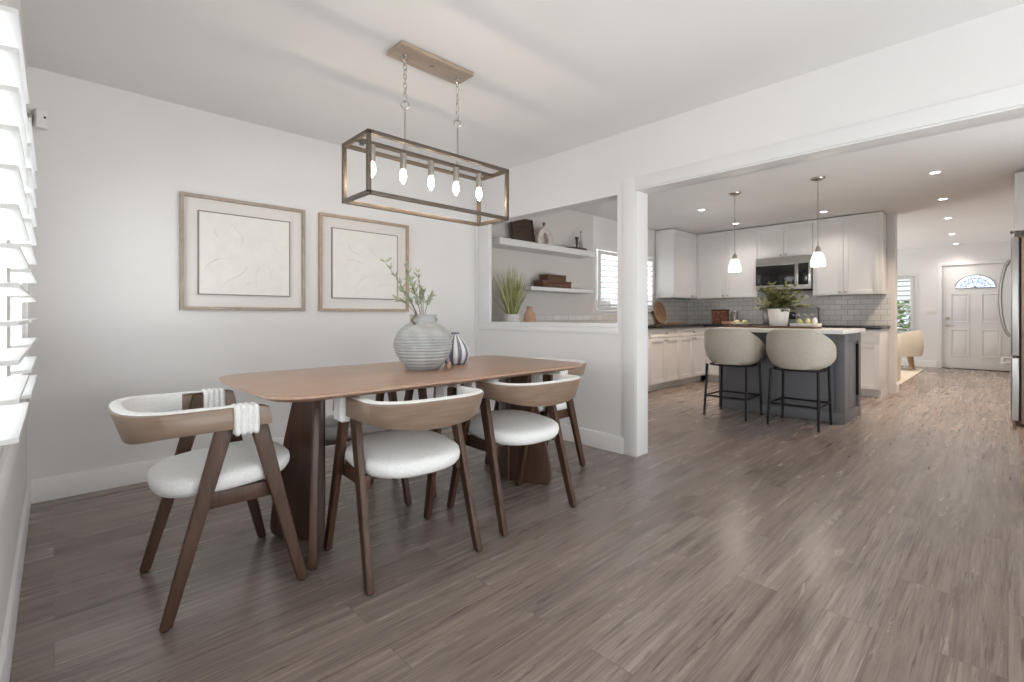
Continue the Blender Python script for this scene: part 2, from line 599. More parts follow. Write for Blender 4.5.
window('added_window_6', 'y', RY - .10, *W6, 2)  # unseen, added to brighten the kitchen

# casings of the far window and of the kitchen window
m = MB()
for (a, b, z0, z1) in ((W3[0] - .06, W3[0], W3[2], W3[3]), (W3[1], W3[1] + .06, W3[2], W3[3]), (W3[0] - .06, W3[1] + .06, W3[3], W3[3] + .06), (W3[0] - .06, W3[1] + .06, W3[2] - .06, W3[2])):
    m.box((FX - .012, a, z0), (FX, b, z1), .002)
struct('trim_5', m, M['trim'])
m = MB()
for (a, b, z0, z1) in ((W2[0] - .05, W2[0], W2[2], W2[3]), (W2[1], W2[1] + .05, W2[2], W2[3]), (W2[0] - .05, W2[1] + .05, W2[3], W2[3] + .05), (W2[0] - .05, W2[1] + .05, W2[2] - .05, W2[2])):
    m.box((a, KY - .012, z0), (b, KY, z1), .002)
struct('trim_6', m, M['trim'])

# plantation shutters (frame + louvers)
def shutter(label, axis, c, out, u0, u1, z0, z1, pitch, width, tilt, n, zb, st=.045, group=None):
    """axis 'x': panel in plane x=c, room side = out (+1/-1)"""
    t = thing('plantation_shutter', label, 'shutter', (c, (u0 + u1) / 2, z0) if axis == 'x' else ((u0 + u1) / 2, c, z0), group=group)
    def P(d, u, z):
        return (c + d * out, u, z) if axis == 'x' else (u, c + d * out, z)
    def put(mm, a, b, za, zz, t0, t1, bev=.002):
        mm.box(P(t0, a, za), P(t1, b, zz), bev)
    m = MB()
    put(m, u0, u0 + st, z0, z1, -.014, .014)
    put(m, u1 - st, u1, z0, z1, -.014, .014)
    put(m, u0 + st, u1 - st, z0, z0 + .05, -.014, .014)
    put(m, u0 + st, u1 - st, z1 - .05, z1, -.014, .014)
    m.build('shutter_frame', M['louver'], t, world=True)
    for k in range(n):
        zc = zb + pitch * k
        ring = []
        w2 = width / 2
        for (d, h) in ((-w2, -.0035), (-w2 * .9, -.005), (w2 * .9, -.006), (w2, -.0052), (w2, .0052), (w2 * .9, .006), (-w2 * .9, .005), (-w2, .0035)):
            ring.append((d * math.cos(tilt) - h * math.sin(tilt), d * math.sin(tilt) + h * math.cos(tilt)))
        mm = MB()
        mm.rings([[P(d + .012, u, zc + h) for d, h in ring] for u in (u0 + st + .003, u1 - st - .003)])
        mm.build('louver', M['louver'], t, world=True)
    return t
mid = 2.46
shutter('left wall window shutter with wide open white louvers, the panel nearer the viewer', 'x', -.128, 1, WY0 + .015, mid - .005, WZ0 + .01, WZ1 - .01, .0936, .110, R(3), 12, .748, st=.13, group='shutters of the left window')
shutter('left wall window shutter panel farther from the viewer, toward the dining room corner', 'x', -.128, 1, mid + .005, WY1 - .015, WZ0 + .01, WZ1 - .01, .0936, .110, R(3), 12, .748, st=.05, group='shutters of the left window')
k2 = (W2[0] + W2[1]) / 2
shutter('white louvered shutter on the kitchen window, seen through the pass-through', 'y', KY - .03, -1, W2[0] + .01, k2 - .004, W2[2] + .01, W2[3] - .01, .078, .085, R(12), 10, W2[2] + .085, group='kitchen window shutters')
shutter('white louvered shutter on the kitchen window, beside the corner wall cabinet', 'y', KY - .03, -1, k2 + .004, W2[1] - .01, W2[2] + .01, W2[3] - .01, .078, .085, R(12), 10, W2[2] + .085, group='kitchen window shutters')
shutter('white louvered shutter on the window beside the front door', 'x', FX - .022, -1, W3[0] + .01, W3[1] - .01, W3[2] + .01, W3[3] - .01, .1, .095, R(10), 11, W3[2] + .1)

# front door
dr = bpy.data.objects.new('door_1', None)
COL.objects.link(dr)
dr['kind'] = 'structure'
m = MB()
m.box((FX + .02, D1[0] + .005, .012), (FX + .06, D1[1] - .005, D1[3] - .01), .002)
def panel(y0, y1, z0, z1):
    t = .018
    for (a, b, c, d) in ((y0, y1, z0, z0 + t), (y0, y1, z1 - t, z1), (y0, y0 + t, z0 + t, z1 - t), (y1 - t, y1, z0 + t, z1 - t)):
        m.box((FX + .008, a, c), (FX + .021, b, d), .004)
    m.box((FX + .014, y0 + .045, z0 + .045), (FX + .021, y1 - .045, z1 - .045), .003)
for (a, b) in ((.53, .80), (.09, .36)):
    panel(a, b, .25, .79)
    panel(a, b, .92, 1.49)
m.build('door_slab', M['door'], dr)
m = MB()
yc, zf, rf, rz_ = .445, 1.60, .285, .25
arc = [(yc + rf * math.cos(a), zf + rz_ * math.sin(a)) for a in [PI * k / 24 for k in range(25)]]
m.prism(arc, lambda p, k: (FX + (.011, .021)[k], p[0], p[1]))
fl = m.build('fan_light', M['fanglow'], dr)
m = MB()
m.tube([(FX + .012, a, b) for a, b in arc] , .008, 6, loop=True)
for f_ in (.45, .75):
    m.tube([(FX + .009, yc + (a - yc) * f_, zf + (b - zf) * f_) for a, b in arc], .004, 6)
for k in range(2, 23, 4):
    a = arc[k]
    m.tube([(FX + .009, yc, zf + .01), (FX + .009, a[0], a[1])], .0035, 6)
for k in range(3, 22, 3):
    a = arc[k]
    cc = (yc + (a[0] - yc) * .6, zf + (a[1] - zf) * .6)
    m.tube([(FX + .009, cc[0] + .03 * math.cos(q * PI / 4), cc[1] + .03 * math.sin(q * PI / 4)) for q in range(8)], .003, 6, loop=True)
sub(m, 'came', M['lead'], fl)
m = MB()
m.M = Matrix.Translation((FX + .02, .845, .86)) @ Matrix.Rotation(R(-90), 4, 'Y')
m.lathe([(.034, 0), (.034, .008), (.012, .012), (.012, .045), (.02, .05)], seg=20)
m.M = Matrix.Identity(4)
m.tube([(FX - .028, .845, .86), (FX - .035, .80, .86), (FX - .03, .74, .858)], [.009, .009, .008], 8)
m.build('door_lever', M['nickel'], dr)
m = MB()
m.M = Matrix.Translation((FX + .02, .845, .995)) @ Matrix.Rotation(R(-90), 4, 'Y')
m.lathe([(.032, 0), (.032, .012), (.024, .02), (.006, .022), (.006, .04)], seg=20)
m.build('deadbolt', M['nickel'], dr)
bx((FX + .0, D1[0], .0), (FX + .09, D1[1], .012)).build('threshold', M['black'], dr)
m = MB()
for (a, b, z0, z1) in ((D1[1], D1[1] + .06, 0, D1[3]), (D1[0] - .06, D1[0], 0, D1[3]), (D1[0] - .06, D1[1] + .06, D1[3], D1[3] + .06)):
    m.box((FX - .013, a, z0), (FX, b, z1), .002)
struct('trim_7', m, M['trim'])
# backsplash tiles
struct('trim_8', bx((SX0 - .012, 1.10, .922), (SX0 - .0005, KY - .001, 1.36)), tile_mat('white subway tile, stove wall', 'yz'))
struct('trim_9', MB().box((6.95, KY - .012, .922), (SX0 - .013, KY - .0005, 1.36)).box((DX1 + .002, KY - .012, .922), (6.95, KY - .0005, 1.07)), tile_mat('white subway tile, window wall', 'xz'))
# the niche of painted wall behind the shelves
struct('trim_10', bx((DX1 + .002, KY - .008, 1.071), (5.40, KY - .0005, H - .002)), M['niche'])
# the yard
struct('ground_outside', bx((-30, -30, -.35), (40, 40, -.12)), M['ground'])

# ------------------------------------------------------------------ dining table
TC = (1.457, 2.2165)
def rounded_rect(hx, hy, r, bow=0, n=10):
    pts = []
    for (cx, cy, a0) in ((hx - r, hy - r, 0), (-hx + r, hy - r, 90), (-hx + r, -hy + r, 180), (hx - r, -hy + r, 270)):
        for k in range(n + 1):
            a = R(a0 + 90 * k / n)
            pts.append((cx + r * math.cos(a), cy + r * math.sin(a)))
    # fill the straight runs and bow them outward a little
    out = []
    for i, p in enumerate(pts):
        q = pts[(i + 1) % len(pts)]
        out.append(p)
        L = math.hypot(q[0] - p[0], q[1] - p[1])
        if L > .15:
            for k in range(1, 8):
                out.append((p[0] + (q[0] - p[0]) * k / 8, p[1] + (q[1] - p[1]) * k / 8))
    res = []
    for (x, y) in out:
        ax, ay = abs(x) / hx, abs(y) / hy
        if ax > ay:
            x += math.copysign(bow * (1 - ay ** 2), x)
        else:
            y += math.copysign(bow * (1 - ax ** 2), y)
        res.append((x, y))
    return res
t = thing('dining_table', 'long walnut dining table with rounded corners on two angled pedestals', 'table', (TC[0], TC[1], 0))
m = MB()
hx, hy = .897, .4585
outl = lambda d: rounded_rect(hx - d, hy - d, .13 - d * .5, .018)
m.rings([[(x, y, z) for x, y in outl(d)] for d, z in ((.034, .733), (.004, .747), (0, .750), (0, .757), (.002, .7595), (.004, .760))])
m.build('tabletop', M['tabletop'], t, angle=50)
def slab(ax, ay, ex, ey, th, z1, top):
    """upright board from the apex (ax, ay) to (ex, ey); narrower at the top, rounded lower outer corner"""
    d = Vector((ex - ax, ey - ay, 0))
    L = d.length
    d.normalize()
    nrm = Vector((-d.y, d.x, 0))
    poly = [(0, .002), (L - .03, .002), (L - .008, .012), (L, .035), (L, .06)]
    for k in range(1, 9):
        s_ = k / 8
        poly.append((L - (L - top) * (s_ ** 1.25), .06 + (z1 - .06) * s_))
    poly.append((0, z1))
    mm = MB()
    mm.rings([[Vector((ax, ay, 0)) + d * p[0] + nrm * th * k + Vector((0, 0, p[1])) for p in poly] for k in (-.5, .5)], bev=.006)
    return mm
for sgn in (-1, 1):
    ped = None
    apx = .895 - 1.457 if sgn < 0 else 2.10 - 1.457
    out = .757 - 1.457 if sgn < 0 else 2.225 - 1.457
    for (ey, top) in ((.24, .125), (-.255, .125)):
        mm = slab(apx, 0, out, ey, .03, .731, top)
        if ped is None:
            ped = mm
        else:
            me = bpy.data.meshes.new('tmp')
            mm.bm.to_mesh(me)
            mm.bm.free()
            ped.bm.from_mesh(me)
            bpy.data.meshes.remove(me)
    ped.lathe([(.02, .002), (.02, .731)], (apx, 0, 0), 16)
    ped.build('pedestal', M['pedestal'], t)

# ------------------------------------------------------------------ dining chairs
def bar(mm, p0, p1, w0, w1, th, bev=.006):
    """tapering leg in the f-z plane: centre points p0 (bottom) and p1 (top) = (f, y, z); w along f, th along y"""
    n = 6
    rings = []
    for k in range(n + 1):
        s_ = k / n
        f = p0[0] + (p1[0] - p0[0]) * s_
        y = p0[1] + (p1[1] - p0[1]) * s_
        z = p0[2] + (p1[2] - p0[2]) * s_
        w = (w0 + (w1 - w0) * s_) / 2
        h = th / 2
        rings.append([(f - w, y - h, z), (f + w, y - h, z), (f + w, y + h, z), (f - w, y + h, z)])
    mm.rings(rings, bev=bev)

RAIL_N = 44
def rail_path(s, inset=0):
    """plan path of the back rail: s in -1..1 from left arm tip to right arm tip; returns (f, y, nf, ny)"""
    arm = .24
    f0 = -.12
    ay, af = .256 - inset, .202 - inset
    def pos(s):
        a = abs(s)
        if a > 1 - arm:
            q = (a - (1 - arm)) / arm
            return Vector((f0 + q * .125, math.copysign(ay, s)))
        th = a / (1 - arm) * PI / 2
        e = 2 / 3.0
        return Vector((f0 - af * math.cos(th) ** e, math.copysign(ay * math.sin(th) ** e, s)))
    return pos(s)

def rail_rings(i0, i1, smax, zb, zt):
    rings = []
    for k in range(RAIL_N + 1):
        s = -smax + 2 * smax * k / RAIL_N
        c = rail_path(s)
        d = (rail_path(min(s + .01, 1)) - rail_path(max(s - .01, -1))).normalized()
        nrm = Vector((d.y, -d.x))          # points to the outside of the seat
        if nrm.x * (c.x + .05) + nrm.y * c.y < 0:
            nrm = -nrm
        back = max(0, min(1, (-.15 - c.x) / .13))
        back = back * back * (3 - 2 * back)
        bot = .640 - .036 * back * (1 - (c.y / .27) ** 2) + zb
        top = .718 + .003 * back + zt
        ring = []
        for (o, z) in ((i1, bot + .004), (i1 + .0, top - .004), (i1 - .004, top), (i0 + .004, top), (i0, top - .004), (i0, bot + .004), (i0 + .004, bot), (i1 - .004, bot)):
            lean = back * (z - .66) * .32
            ring.append((c.x + nrm.x * (o + lean), c.y + nrm.y * (o + lean), z))
        rings.append(ring)
    return rings

def make_chair(label):
    t = thing('dining_chair', label, 'chair', group='dining chairs around the table')
    # seat: padded, rounded in plan, crowned
    m = MB()
    rings = []
    def plan(a, k):
        c, s_ = math.cos(a), math.sin(a)
        e = 2 / 2.75
        x = math.copysign(abs(c) ** e, c)
        y = math.copysign(abs(s_) ** e, s_)
        f = -.002 + .238 * x * k
        w = .235 - .010 * max(0, -x) ** 2
        return f, y * w * k
    for (k, z) in ((.0, .412), (.86, .412), (.94, .417), (.985, .433), (1, .450), (.985, .468), (.94, .478), (.85, .484), (.6, .488), (.3, .490), (.0, .490)):
        rings.append([(f, y, z + .062 * f) for f, y in [plan(2 * PI * q / 40, max(k, .002)) for q in range(40)]])
    m.rings(rings)
    m.build('seat', M['boucle'], t, angle=60)
    # legs, side aprons, cross rails
    for sd in (-1, 1):
        m = MB()
        bar(m, (-.222, sd * .254, .006), (-.026, sd * .233, .712), .036, .062, .028)
        m.build('leg', M['walnut'], t)
        m = MB()
        bar(m, (.222, sd * .254, .006), (.068, sd * .235, .643), .036, .062, .028)
        m.build('leg', M['walnut'], t)
        m = MB()
        m.box((-.125, sd * .215 - .011, .358), (.135, sd * .215 + .011, .4155), .003)
        m.build('side_apron', M['walnut'], t)
    m = MB()
    m.box((-.085, -.2035, .38), (-.06, .2035, .4155), .003)
    m.box((.075, -.2035, .38), (.10, .2035, .4155), .003)
    m.build('cross_rail', M['walnut'], t)
    m = MB()
    m.rings(rail_rings(-.011, .011, 1.0, 0, 0))
    m.build('back_rail', M['veneer'], t, angle=50)
    m = MB()
    m.rings(rail_rings(-.033, -.0115, .80, .004, .007))
    m.build('back_pad', M['boucle'], t, angle=60)
    m = MB()
    m.rings([[(a, b, z) for a, b, z in r] for r in [[(x, y, z + .0) for (x, y, z) in r] for r in rail_cap()]])
    m.build('top_piping', M['boucle'], t, angle=60)
    for sd in (-1, 1):
        # ridged boucle sleeve round the arm
        m = MB()
        rings = []
        n = 25
        for k in range(n):
            q = k / (n - 1)
            f = -.022 + .082 * q
            g = .006 * abs(math.sin(q * PI * 4)) - (.004 if k in (0, n - 1) else 0)
            y0, y1, z0, z1 = .209 - g, .283 + g, .622 - g, .722 + min(g, .004)
            rr = .014
            ring = []
            for (cy, cz, a0) in ((y1 - rr, z1 - rr, 0), (y0 + rr, z1 - rr, 90), (y0 + rr, z0 + rr, 180), (y1 - rr, z0 + rr, 270)):
                for j in range(4):
                    a = R(a0 + 30 * j)
                    ring.append((f, sd * (cy + rr * math.cos(a)), cz + rr * math.sin(a)))
            rings.append(ring)
        m.rings(rings)
        m.build('arm_wrap', M['boucle'], t, angle=60)
        # wooden tip in front of the sleeve
        m = MB()
        poly = [(.058, .645), (.106, .645), (.104, .668), (.094, .712), (.058, .718)]
        m.prism(poly, lambda p, k: (p[0], sd * (.219, .275)[k], p[1]), bev=.004)
        m.build('arm_tip', M['veneer'], t)
    for (f, y) in ((-.222, .254), (-.222, -.254), (.222, .254), (.222, -.254)):
        MB().lathe([(.011, .001), (.011, .008)], (f, y, 0), 10).build('floor_glide', M['rubber'], t)
    return t

def rail_cap():
    """thin white lining rolled over the top edge of the rail"""
    rings = []
    for k in range(RAIL_N + 1):
        s = -.97 + 1.94 * k / RAIL_N
        c = rail_path(s)
        d = (rail_path(min(s + .01, 1)) - rail_path(max(s - .01, -1))).normalized()
        nrm = Vector((d.y, -d.x))
        if nrm.x * (c.x + .05) + nrm.y * c.y < 0:
            nrm = -nrm
        back = max(0, min(1, (-.15 - c.x) / .13))
        back = back * back * (3 - 2 * back)
        top = .718 + .003 * back
        ring = []
        for q in range(8):
            a = 2 * PI * q / 8
            o, z = -.012 + .017 * math.cos(a), top + .002 + .0055 * math.sin(a)
            lean = back * (z - .66) * .32
            ring.append((c.x + nrm.x * (o + lean), c.y + nrm.y * (o + lean), z))
        rings.append(ring)
    return rings

chair = make_chair('dining chair at the table end by the shuttered window, pulled out')
chair.location = (.49, 2.20, 0)
dup(chair, (1.124, 1.875, 0), R(86.5), 'dining chair on the viewer side, nearer the left pedestal')
dup(chair, (1.81, 1.885, 0), R(88.5), 'dining chair on the viewer side, nearer the divider wall')
dup(chair, (1.165, 2.53, 0), R(-90), 'dining chair under the far side of the table, below the two framed pieces')
dup(chair, (1.84, 2.53, 0), R(-90), 'dining chair under the far side of the table, toward the pass-through')
dup(chair, (2.44, 2.31, 0), R(180), 'dining chair tucked under the table end beside the pass-through wall')

# ------------------------------------------------------------------ on the table
TZ = .7605
VX_, VY_ = 1.455, 2.215
t = thing('ribbed_vase', 'large round grey-white ribbed stoneware vase on the dining table', 'vase', (VX_, VY_, TZ))
m = MB()
ctrl = [(.082, 0), (.089, .006), (.116, .04), (.141, .08), (.154, .115), (.157, .14), (.152, .17), (.137, .20), (.113, .226), (.087, .244), (.074, .252), (.071, .262), (.071, .285), (.075, .296)]
prof = []
for i in range(len(ctrl) - 1):
    (r0, z0), (r1, z1) = ctrl[i], ctrl[i + 1]
    for k in range(14):
        q = k / 14
        z = z0 + (z1 - z0) * q
        r = r0 + (r1 - r0) * q
        if .02 < z < .24:
            amp = .003 if z > .18 else .006
            r += amp * (abs(math.sin(z * PI / .0165 + .6 * math.sin(z * 47))) ** .6 - .6)
        prof.append((r, z))
prof += [(.074, .296), (.068, .298), (.062, .29), (.060, .262), (.09, .225), (.14, .17), (.10, .06), (.0, .02)]
m.lathe([(max(r, .001), z) for r, z in prof], seg=56)
m.build('vase_body', M['stone'], t, angle=70)
for (ang, rr, zz) in ((205, .088, .262), (15, .088, .268)):
    a = R(ang)
    m = MB()
    pts = []
    for k in range(11):
        q = PI * k / 10
        pts.append((math.cos(a) * (.072 + .036 * math.sin(q)), math.sin(a) * (.072 + .036 * math.sin(q)), .243 + .05 * (k / 10)))
    m.tube(pts, [.007] * 11, 8)
    m.build('handle', M['twig'], t)

def leaf(mm, p, d, up, L, W, curl=.15):
    d = Vector(d).normalized()
    sd = d.cross(Vector(up))
    if sd.length < 1e-3:
        sd = d.cross(Vector((1, 0, 0)))
    sd.normalize()
    n = sd.cross(d)
    p = Vector(p)
    a = [p, p + d * L * .35 + sd * W * .5 - n * L * curl * .2, p + d * L * .75 + sd * W * .36 - n * L * curl * .6, p + d * L - n * L * curl,
         p + d * L * .75 - sd * W * .36 - n * L * curl * .6, p + d * L * .35 - sd * W * .5 - n * L * curl * .2]
    c0, c1 = p + d * L * .35 + n * W * .1, p + d * L * .75 - n * L * curl * .5
    b = mm.bm
    V = [b.verts.new(v) for v in a] + [b.verts.new(c0), b.verts.new(c1)]
    for f in ((0, 1, 6), (1, 2, 7, 6), (2, 3, 7), (3, 4, 7), (4, 5, 6, 7), (5, 0, 6)):
        fc = b.faces.new([V[i] for i in f])
        fc.material_index = mm.mi

rnd = random.Random(3)
t = thing('olive_sprigs', 'sprigs of pale sage leaves standing in the ribbed vase', 'plant', (VX_, VY_, TZ + .25))
st, lf = MB(), MB()
# image left is (-R): right = (sin TH, -cos TH)
rgt = Vector((math.sin(TH), -math.cos(TH), 0))
sprigs = [(-.20, .30), (-.085, .27), (-.035, .25), (-.11, .15), (.0, .15), (-.14, .10), (.035, .12), (-.06, .19)]
for i, (sx, sz) in enumerate(sprigs):
    depth = rnd.uniform(-.05, .05)
    fwd = Vector((math.cos(TH), math.sin(TH), 0))
    tip = rgt * sx + fwd * depth + Vector((0, 0, sz + .03))
    root = Vector((rnd.uniform(-.015, .015), rnd.uniform(-.015, .015), -.10))
    c1 = Vector((root.x * .5, root.y * .5, .09)) + rgt * (sx * .12)
    pts = []
    for k in range(13):
        q = k / 12
        pts.append(root * (1 - q) ** 2 + c1 * 2 * q * (1 - q) + tip * q * q)
    st.tube(pts, [.0028 - .0018 * k / 12 for k in range(13)], 6)
    for k in range(4, 13):
        if i == 0 and 7 <= k <= 10 and rnd.random() < .3:
            continue
        d = (pts[min(k + 1, 12)] - pts[k - 1]).normalized()
        for sgn in (-1, 1):
            for rep in range(2 if pts[k].z > .095 else 0):
                ax = Vector((rnd.uniform(-1, 1), rnd.uniform(-1, 1), rnd.uniform(-.5, .9)))
                leaf(lf, pts[k], d * .8 + ax * .75, (rnd.uniform(-1, 1), rnd.uniform(-1, 1), 1), rnd.uniform(.03, .05), rnd.uniform(.010, .016))
st.build('stems', M['twig'], t)
lf.build('leaves', M['olive'], t)

t = thing('gourd_vase', 'small white and blue-grey pumpkin-ribbed vase beside the large vase', 'vase', (1.745, 2.31, TZ))
m = MB()
N = 10
mod = lambda a, z: 1 - .10 * (abs(math.cos(a * N / 2)) ** 8) * min(1, max(0, (z - .002) / .02))
gp = [(.050, 0), (.062, .004), (.078, .03), (.086, .06), (.083, .085), (.072, .112), (.053, .138), (.034, .16), (.024, .174), (.022, .188), (.014, .189), (.012, .17), (.001, .16)]
m.lathe(gp, seg=80, mod=mod)
for f in m.bm.faces:
    c = f.calc_center_median()
    a = math.atan2(c.y, c.x)
    if abs(math.cos(a * N / 2)) > .80 and c.z < .172:
        f.material_index = 1
m.build('vase_body', [M['gourd'], M['gourdline']], t, angle=70)
m = MB()
m.lathe([(.0225, .178), (.0255, .182), (.0255, .188), (.022, .191), (.015, .190)], seg=20)
m.build('rim', M['gourdline'], t)
tg = MB()
tg.lathe([(.003, .0), (.012, .006), (.015, .02), (.009, .036), (.004, .044)], (0, 0, 0), 14)
tg.build('wooden_bead', M['tanwood'], None, origin=None)
o = bpy.data.objects['wooden_bead']
o.location = (1.545, 2.10, TZ)
tag(o, 'small tan wooden teardrop bead at the foot of the ribbed vase', 'ornament')

# ------------------------------------------------------------------ framed pieces on the back wall
def picture(label, x0, x1, z0, z1, frame_mat, arcs):
    y0 = BW - .002
    t = thing('framed_relief', label, 'picture', ((x0 + x1) / 2, y0, z0), group='framed plaster reliefs')
    fw, fd = .022, .035
    m = MB()
    m.box((x0, y0 - fd, z0), (x1, y0, z0 + fw), .002)
    m.box((x0, y0 - fd, z1 - fw), (x1, y0, z1), .002)
    m.box((x0, y0 - fd, z0 + fw), (x0 + fw, y0, z1 - fw), .002)
    m.box((x1 - fw, y0 - fd, z0 + fw), (x1, y0, z1 - fw), .002)
    m.build('frame', frame_mat, t, world=True)
    bx((x0 + fw - .001, y0 - .010, z0 + fw - .001), (x1 - fw + .001, y0 - .002, z1 - fw + .001)).build('mat_board', M['mat'], t, world=True)
    cx0, cx1, cz0, cz1 = x0 + .108, x1 - .118, z0 + .112, z1 - .112
    m = MB()
    e = .007
    m.box((cx0 - e, y0 - .026, cz0 - e), (cx1 + e, y0 - .0105, cz0))
    m.box((cx0 - e, y0 - .026, cz1), (cx1 + e, y0 - .0105, cz1 + e))
    m.box((cx0 - e, y0 - .026, cz0), (cx0, y0 - .0105, cz1))
    m.box((cx1, y0 - .026, cz0), (cx1 + e, y0 - .0105, cz1))
    m.build('edge_strip', M['canvasedge'], t, world=True)
    m = MB()
    m.box((cx0, y0 - .024, cz0), (cx1, y0 - .0105, cz1))
    W_, H_ = cx1 - cx0, cz1 - cz0
    for arc_ in arcs:
        pts = []
        for k in range(len(arc_)):
            pts.append((cx0 + arc_[k][0] * W_, y0 - .0235, cz0 + arc_[k][1] * H_))
        # smooth
        sm = []
        for k in range(len(pts) - 1):
            p0, p1 = Vector(pts[max(k - 1, 0)]), Vector(pts[k])
            p2, p3 = Vector(pts[k + 1]), Vector(pts[min(k + 2, len(pts) - 1)])
            for q in range(6):
                u = q / 6
                sm.append(.5 * ((2 * p1) + (p2 - p0) * u + (2 * p0 - 5 * p1 + 4 * p2 - p3) * u * u + (3 * p1 - p0 - 3 * p2 + p3) * u ** 3))
        sm.append(Vector(pts[-1]))
        m.tube(sm, [.0015 + .0035 * math.sin(PI * k / (len(sm) - 1)) for k in range(len(sm))], 8)
    m.build('relief_panel', M['canvas'], t, world=True)
arcs1 = [[(.03, .27), (.10, .37), (.20, .44), (.30, .45)], [(.20, .05), (.30, .17), (.42, .25), (.50, .34), (.47, .38)], [(.40, .04), (.47, .12), (.56, .16), (.61, .10)],
         [(.66, .42), (.61, .30), (.60, .2), (.63, .07)], [(.70, .40), (.76, .34), (.76, .40)], [(.84, .40), (.79, .33), (.77, .25), (.78, .18)], [(.15, .85), (.18, .73), (.24, .66)], [(.3, .92), (.45, .75), (.44, .62)], [(.80, .75), (.83, .62), (.9, .55)]]
arcs2 = [[(.22, .12), (.35, .2), (.48, .32), (.6, .36)], [(.1, .55), (.3, .57), (.5, .5)], [(.55, .85), (.6, .7), (.75, .62)], [(.2, .85), (.28, .7), (.42, .66)], [(.62, .12), (.72, .2), (.86, .22)]]
picture('framed white plaster relief nearer the window, in a pale greyish wood frame', .597, 1.402, 1.090, 1.869, M['frame'], arcs1)
picture('framed white plaster relief behind the vase, in a warmer tan frame', 1.513, 2.322, 1.089, 1.871, M['frame2'], arcs2)

# sensor high in the left corner
t = thing('motion_sensor', 'small white security sensor high in the corner by the window', 'sensor', (-.06, BW - .03, 2.09))
m = MB()
m.M = Matrix.Translation((-.055, BW - .034, 2.155)) @ Matrix.Rotation(R(22), 4, 'Z')
m.box((-.028, -.024, -.052), (.028, .020, .052), .010)
m.build('housing', M['trim'], t, world=True)
m = MB()
m.M = Matrix.Translation((-.055, BW - .034, 2.155)) @ Matrix.Rotation(R(22), 4, 'Z')
m.box((.004, -.0275, .004), (.014, -.0235, .014), .001)
m.build('lens', M['black'], t, world=True)
m = MB()
m.box((-.1065, BW - .05, 2.13), (-.088, BW - .015, 2.175), .004)
m.build('mount', M['nickel'], t, world=True)

# ------------------------------------------------------------------ chandelier
CX, CY = 1.502, 2.20
t = thing('linear_chandelier', 'open rectangular bronze chandelier with five candle bulbs above the dining table', 'chandelier', (CX, CY, H))
x0, x1, y0, y1, z0, z1 = 1.060, 1.947, 2.07, 2.33, 1.630, 1.914
b_ = .019
m = MB()
for z in (z0, z1):
    for y in (y0, y1):
        m.box((x0, y - b_ / 2, z - b_ / 2), (x1, y + b_ / 2, z + b_ / 2), .0015)
    for x in (x0, x1):
        m.box((x - b_ / 2, y0 - b_ / 2, z - b_ / 2), (x + b_ / 2, y1 + b_ / 2, z + b_ / 2), .0015)
for x in (x0, x1):
    for y in (y0, y1):
        m.box((x - b_ / 2, y - b_ / 2, z0), (x + b_ / 2, y + b_ / 2, z1), .0015)
m.build('cage', M['bronze'], t, world=True)
m = MB()
m.box((x0, CY - .012, z1 - .012), (x1, CY + .012, z1 + .006), .002)
m.M = Matrix.Translation((x0 + .03, CY, z1 - .016))
m.lathe([(.012, -.008), (.012, .006)], seg=14)
m.build('lamp_bar', M['bronze'], t, world=True)
m = MB()
m.box((1.268, 2.125, H - .024), (1.738, 2.278, H - .001), .004)
m.build('canopy_plate', M['canopyplate'], t, world=True)
m = MB()
m.lathe([(.012, -.004), (.012, 0), (.006, .004)], (CX, 2.2, H - .028), 14)
m.build('cap_nut', M['nickel'], t, world=True)
def torus(mm, c, n, r, w, st=1.0, seg=14):
    """chain link: ring of radius r in the plane with normal n, stretched vertically by st"""
    n = Vector(n).normalized()
    u = Vector((0, 0, 1))
    v = n.cross(u)
    pts = [Vector(c) + u * math.sin(2 * PI * k / seg) * r * st + v * math.cos(2 * PI * k / seg) * r for k in range(seg)]
    mm.tube(pts, w, 6, loop=True)
for xr in (1.333, 1.679):
    m = MB()
    m.lathe([(.014, -.014), (.014, -.004), (.02, .0)], (xr, CY, H - .024), 14)
    torus(m, (xr, CY, H - .046), (0, 1, 0), .014, .003)
    z = H - .066
    k = 0
    while z > 2.185:
        torus(m, (xr, CY, z), (1, 0, 0) if k % 2 == 0 else (0, 1, 0), .0095, .0024, 1.6)
        z -= .0245
        k += 1
    m.build('chain', M['nickel'], t, world=True)
    m = MB()
    torus(m, (xr, CY, z - .002), (.55, .83, 0), .021, .0034, 1.0, 20)
    zr = z - .022
    m.tube([(xr, CY, zr), (xr, CY, z1)], .005, 10)
    m.lathe([(.010, 0), (.010, .02)], (xr, CY, z1 + .004), 12)
    m.build('rod', M['nickel'], t, world=True)
bulbs = [1.145, 1.322, 1.496, 1.667, 1.839]
for xb in bulbs:
    m = MB()
    m.lathe([(.008, .082), (.0165, .080), (.0165, .0), (.012, -.004)], (xb, CY, 1.822), 16)
    s_ = m.build('socket', M['nickel'], t, world=True)
    m = MB()
    m.lathe([(.009, .083), (.013, .070), (.0185, .045), (.0165, .025), (.008, .008), (.001, .0)], (xb, CY, 1.742), 16)
    b2 = m.build('bulb', M['bulb'], s_, origin=ROOT_LOC[t.name])

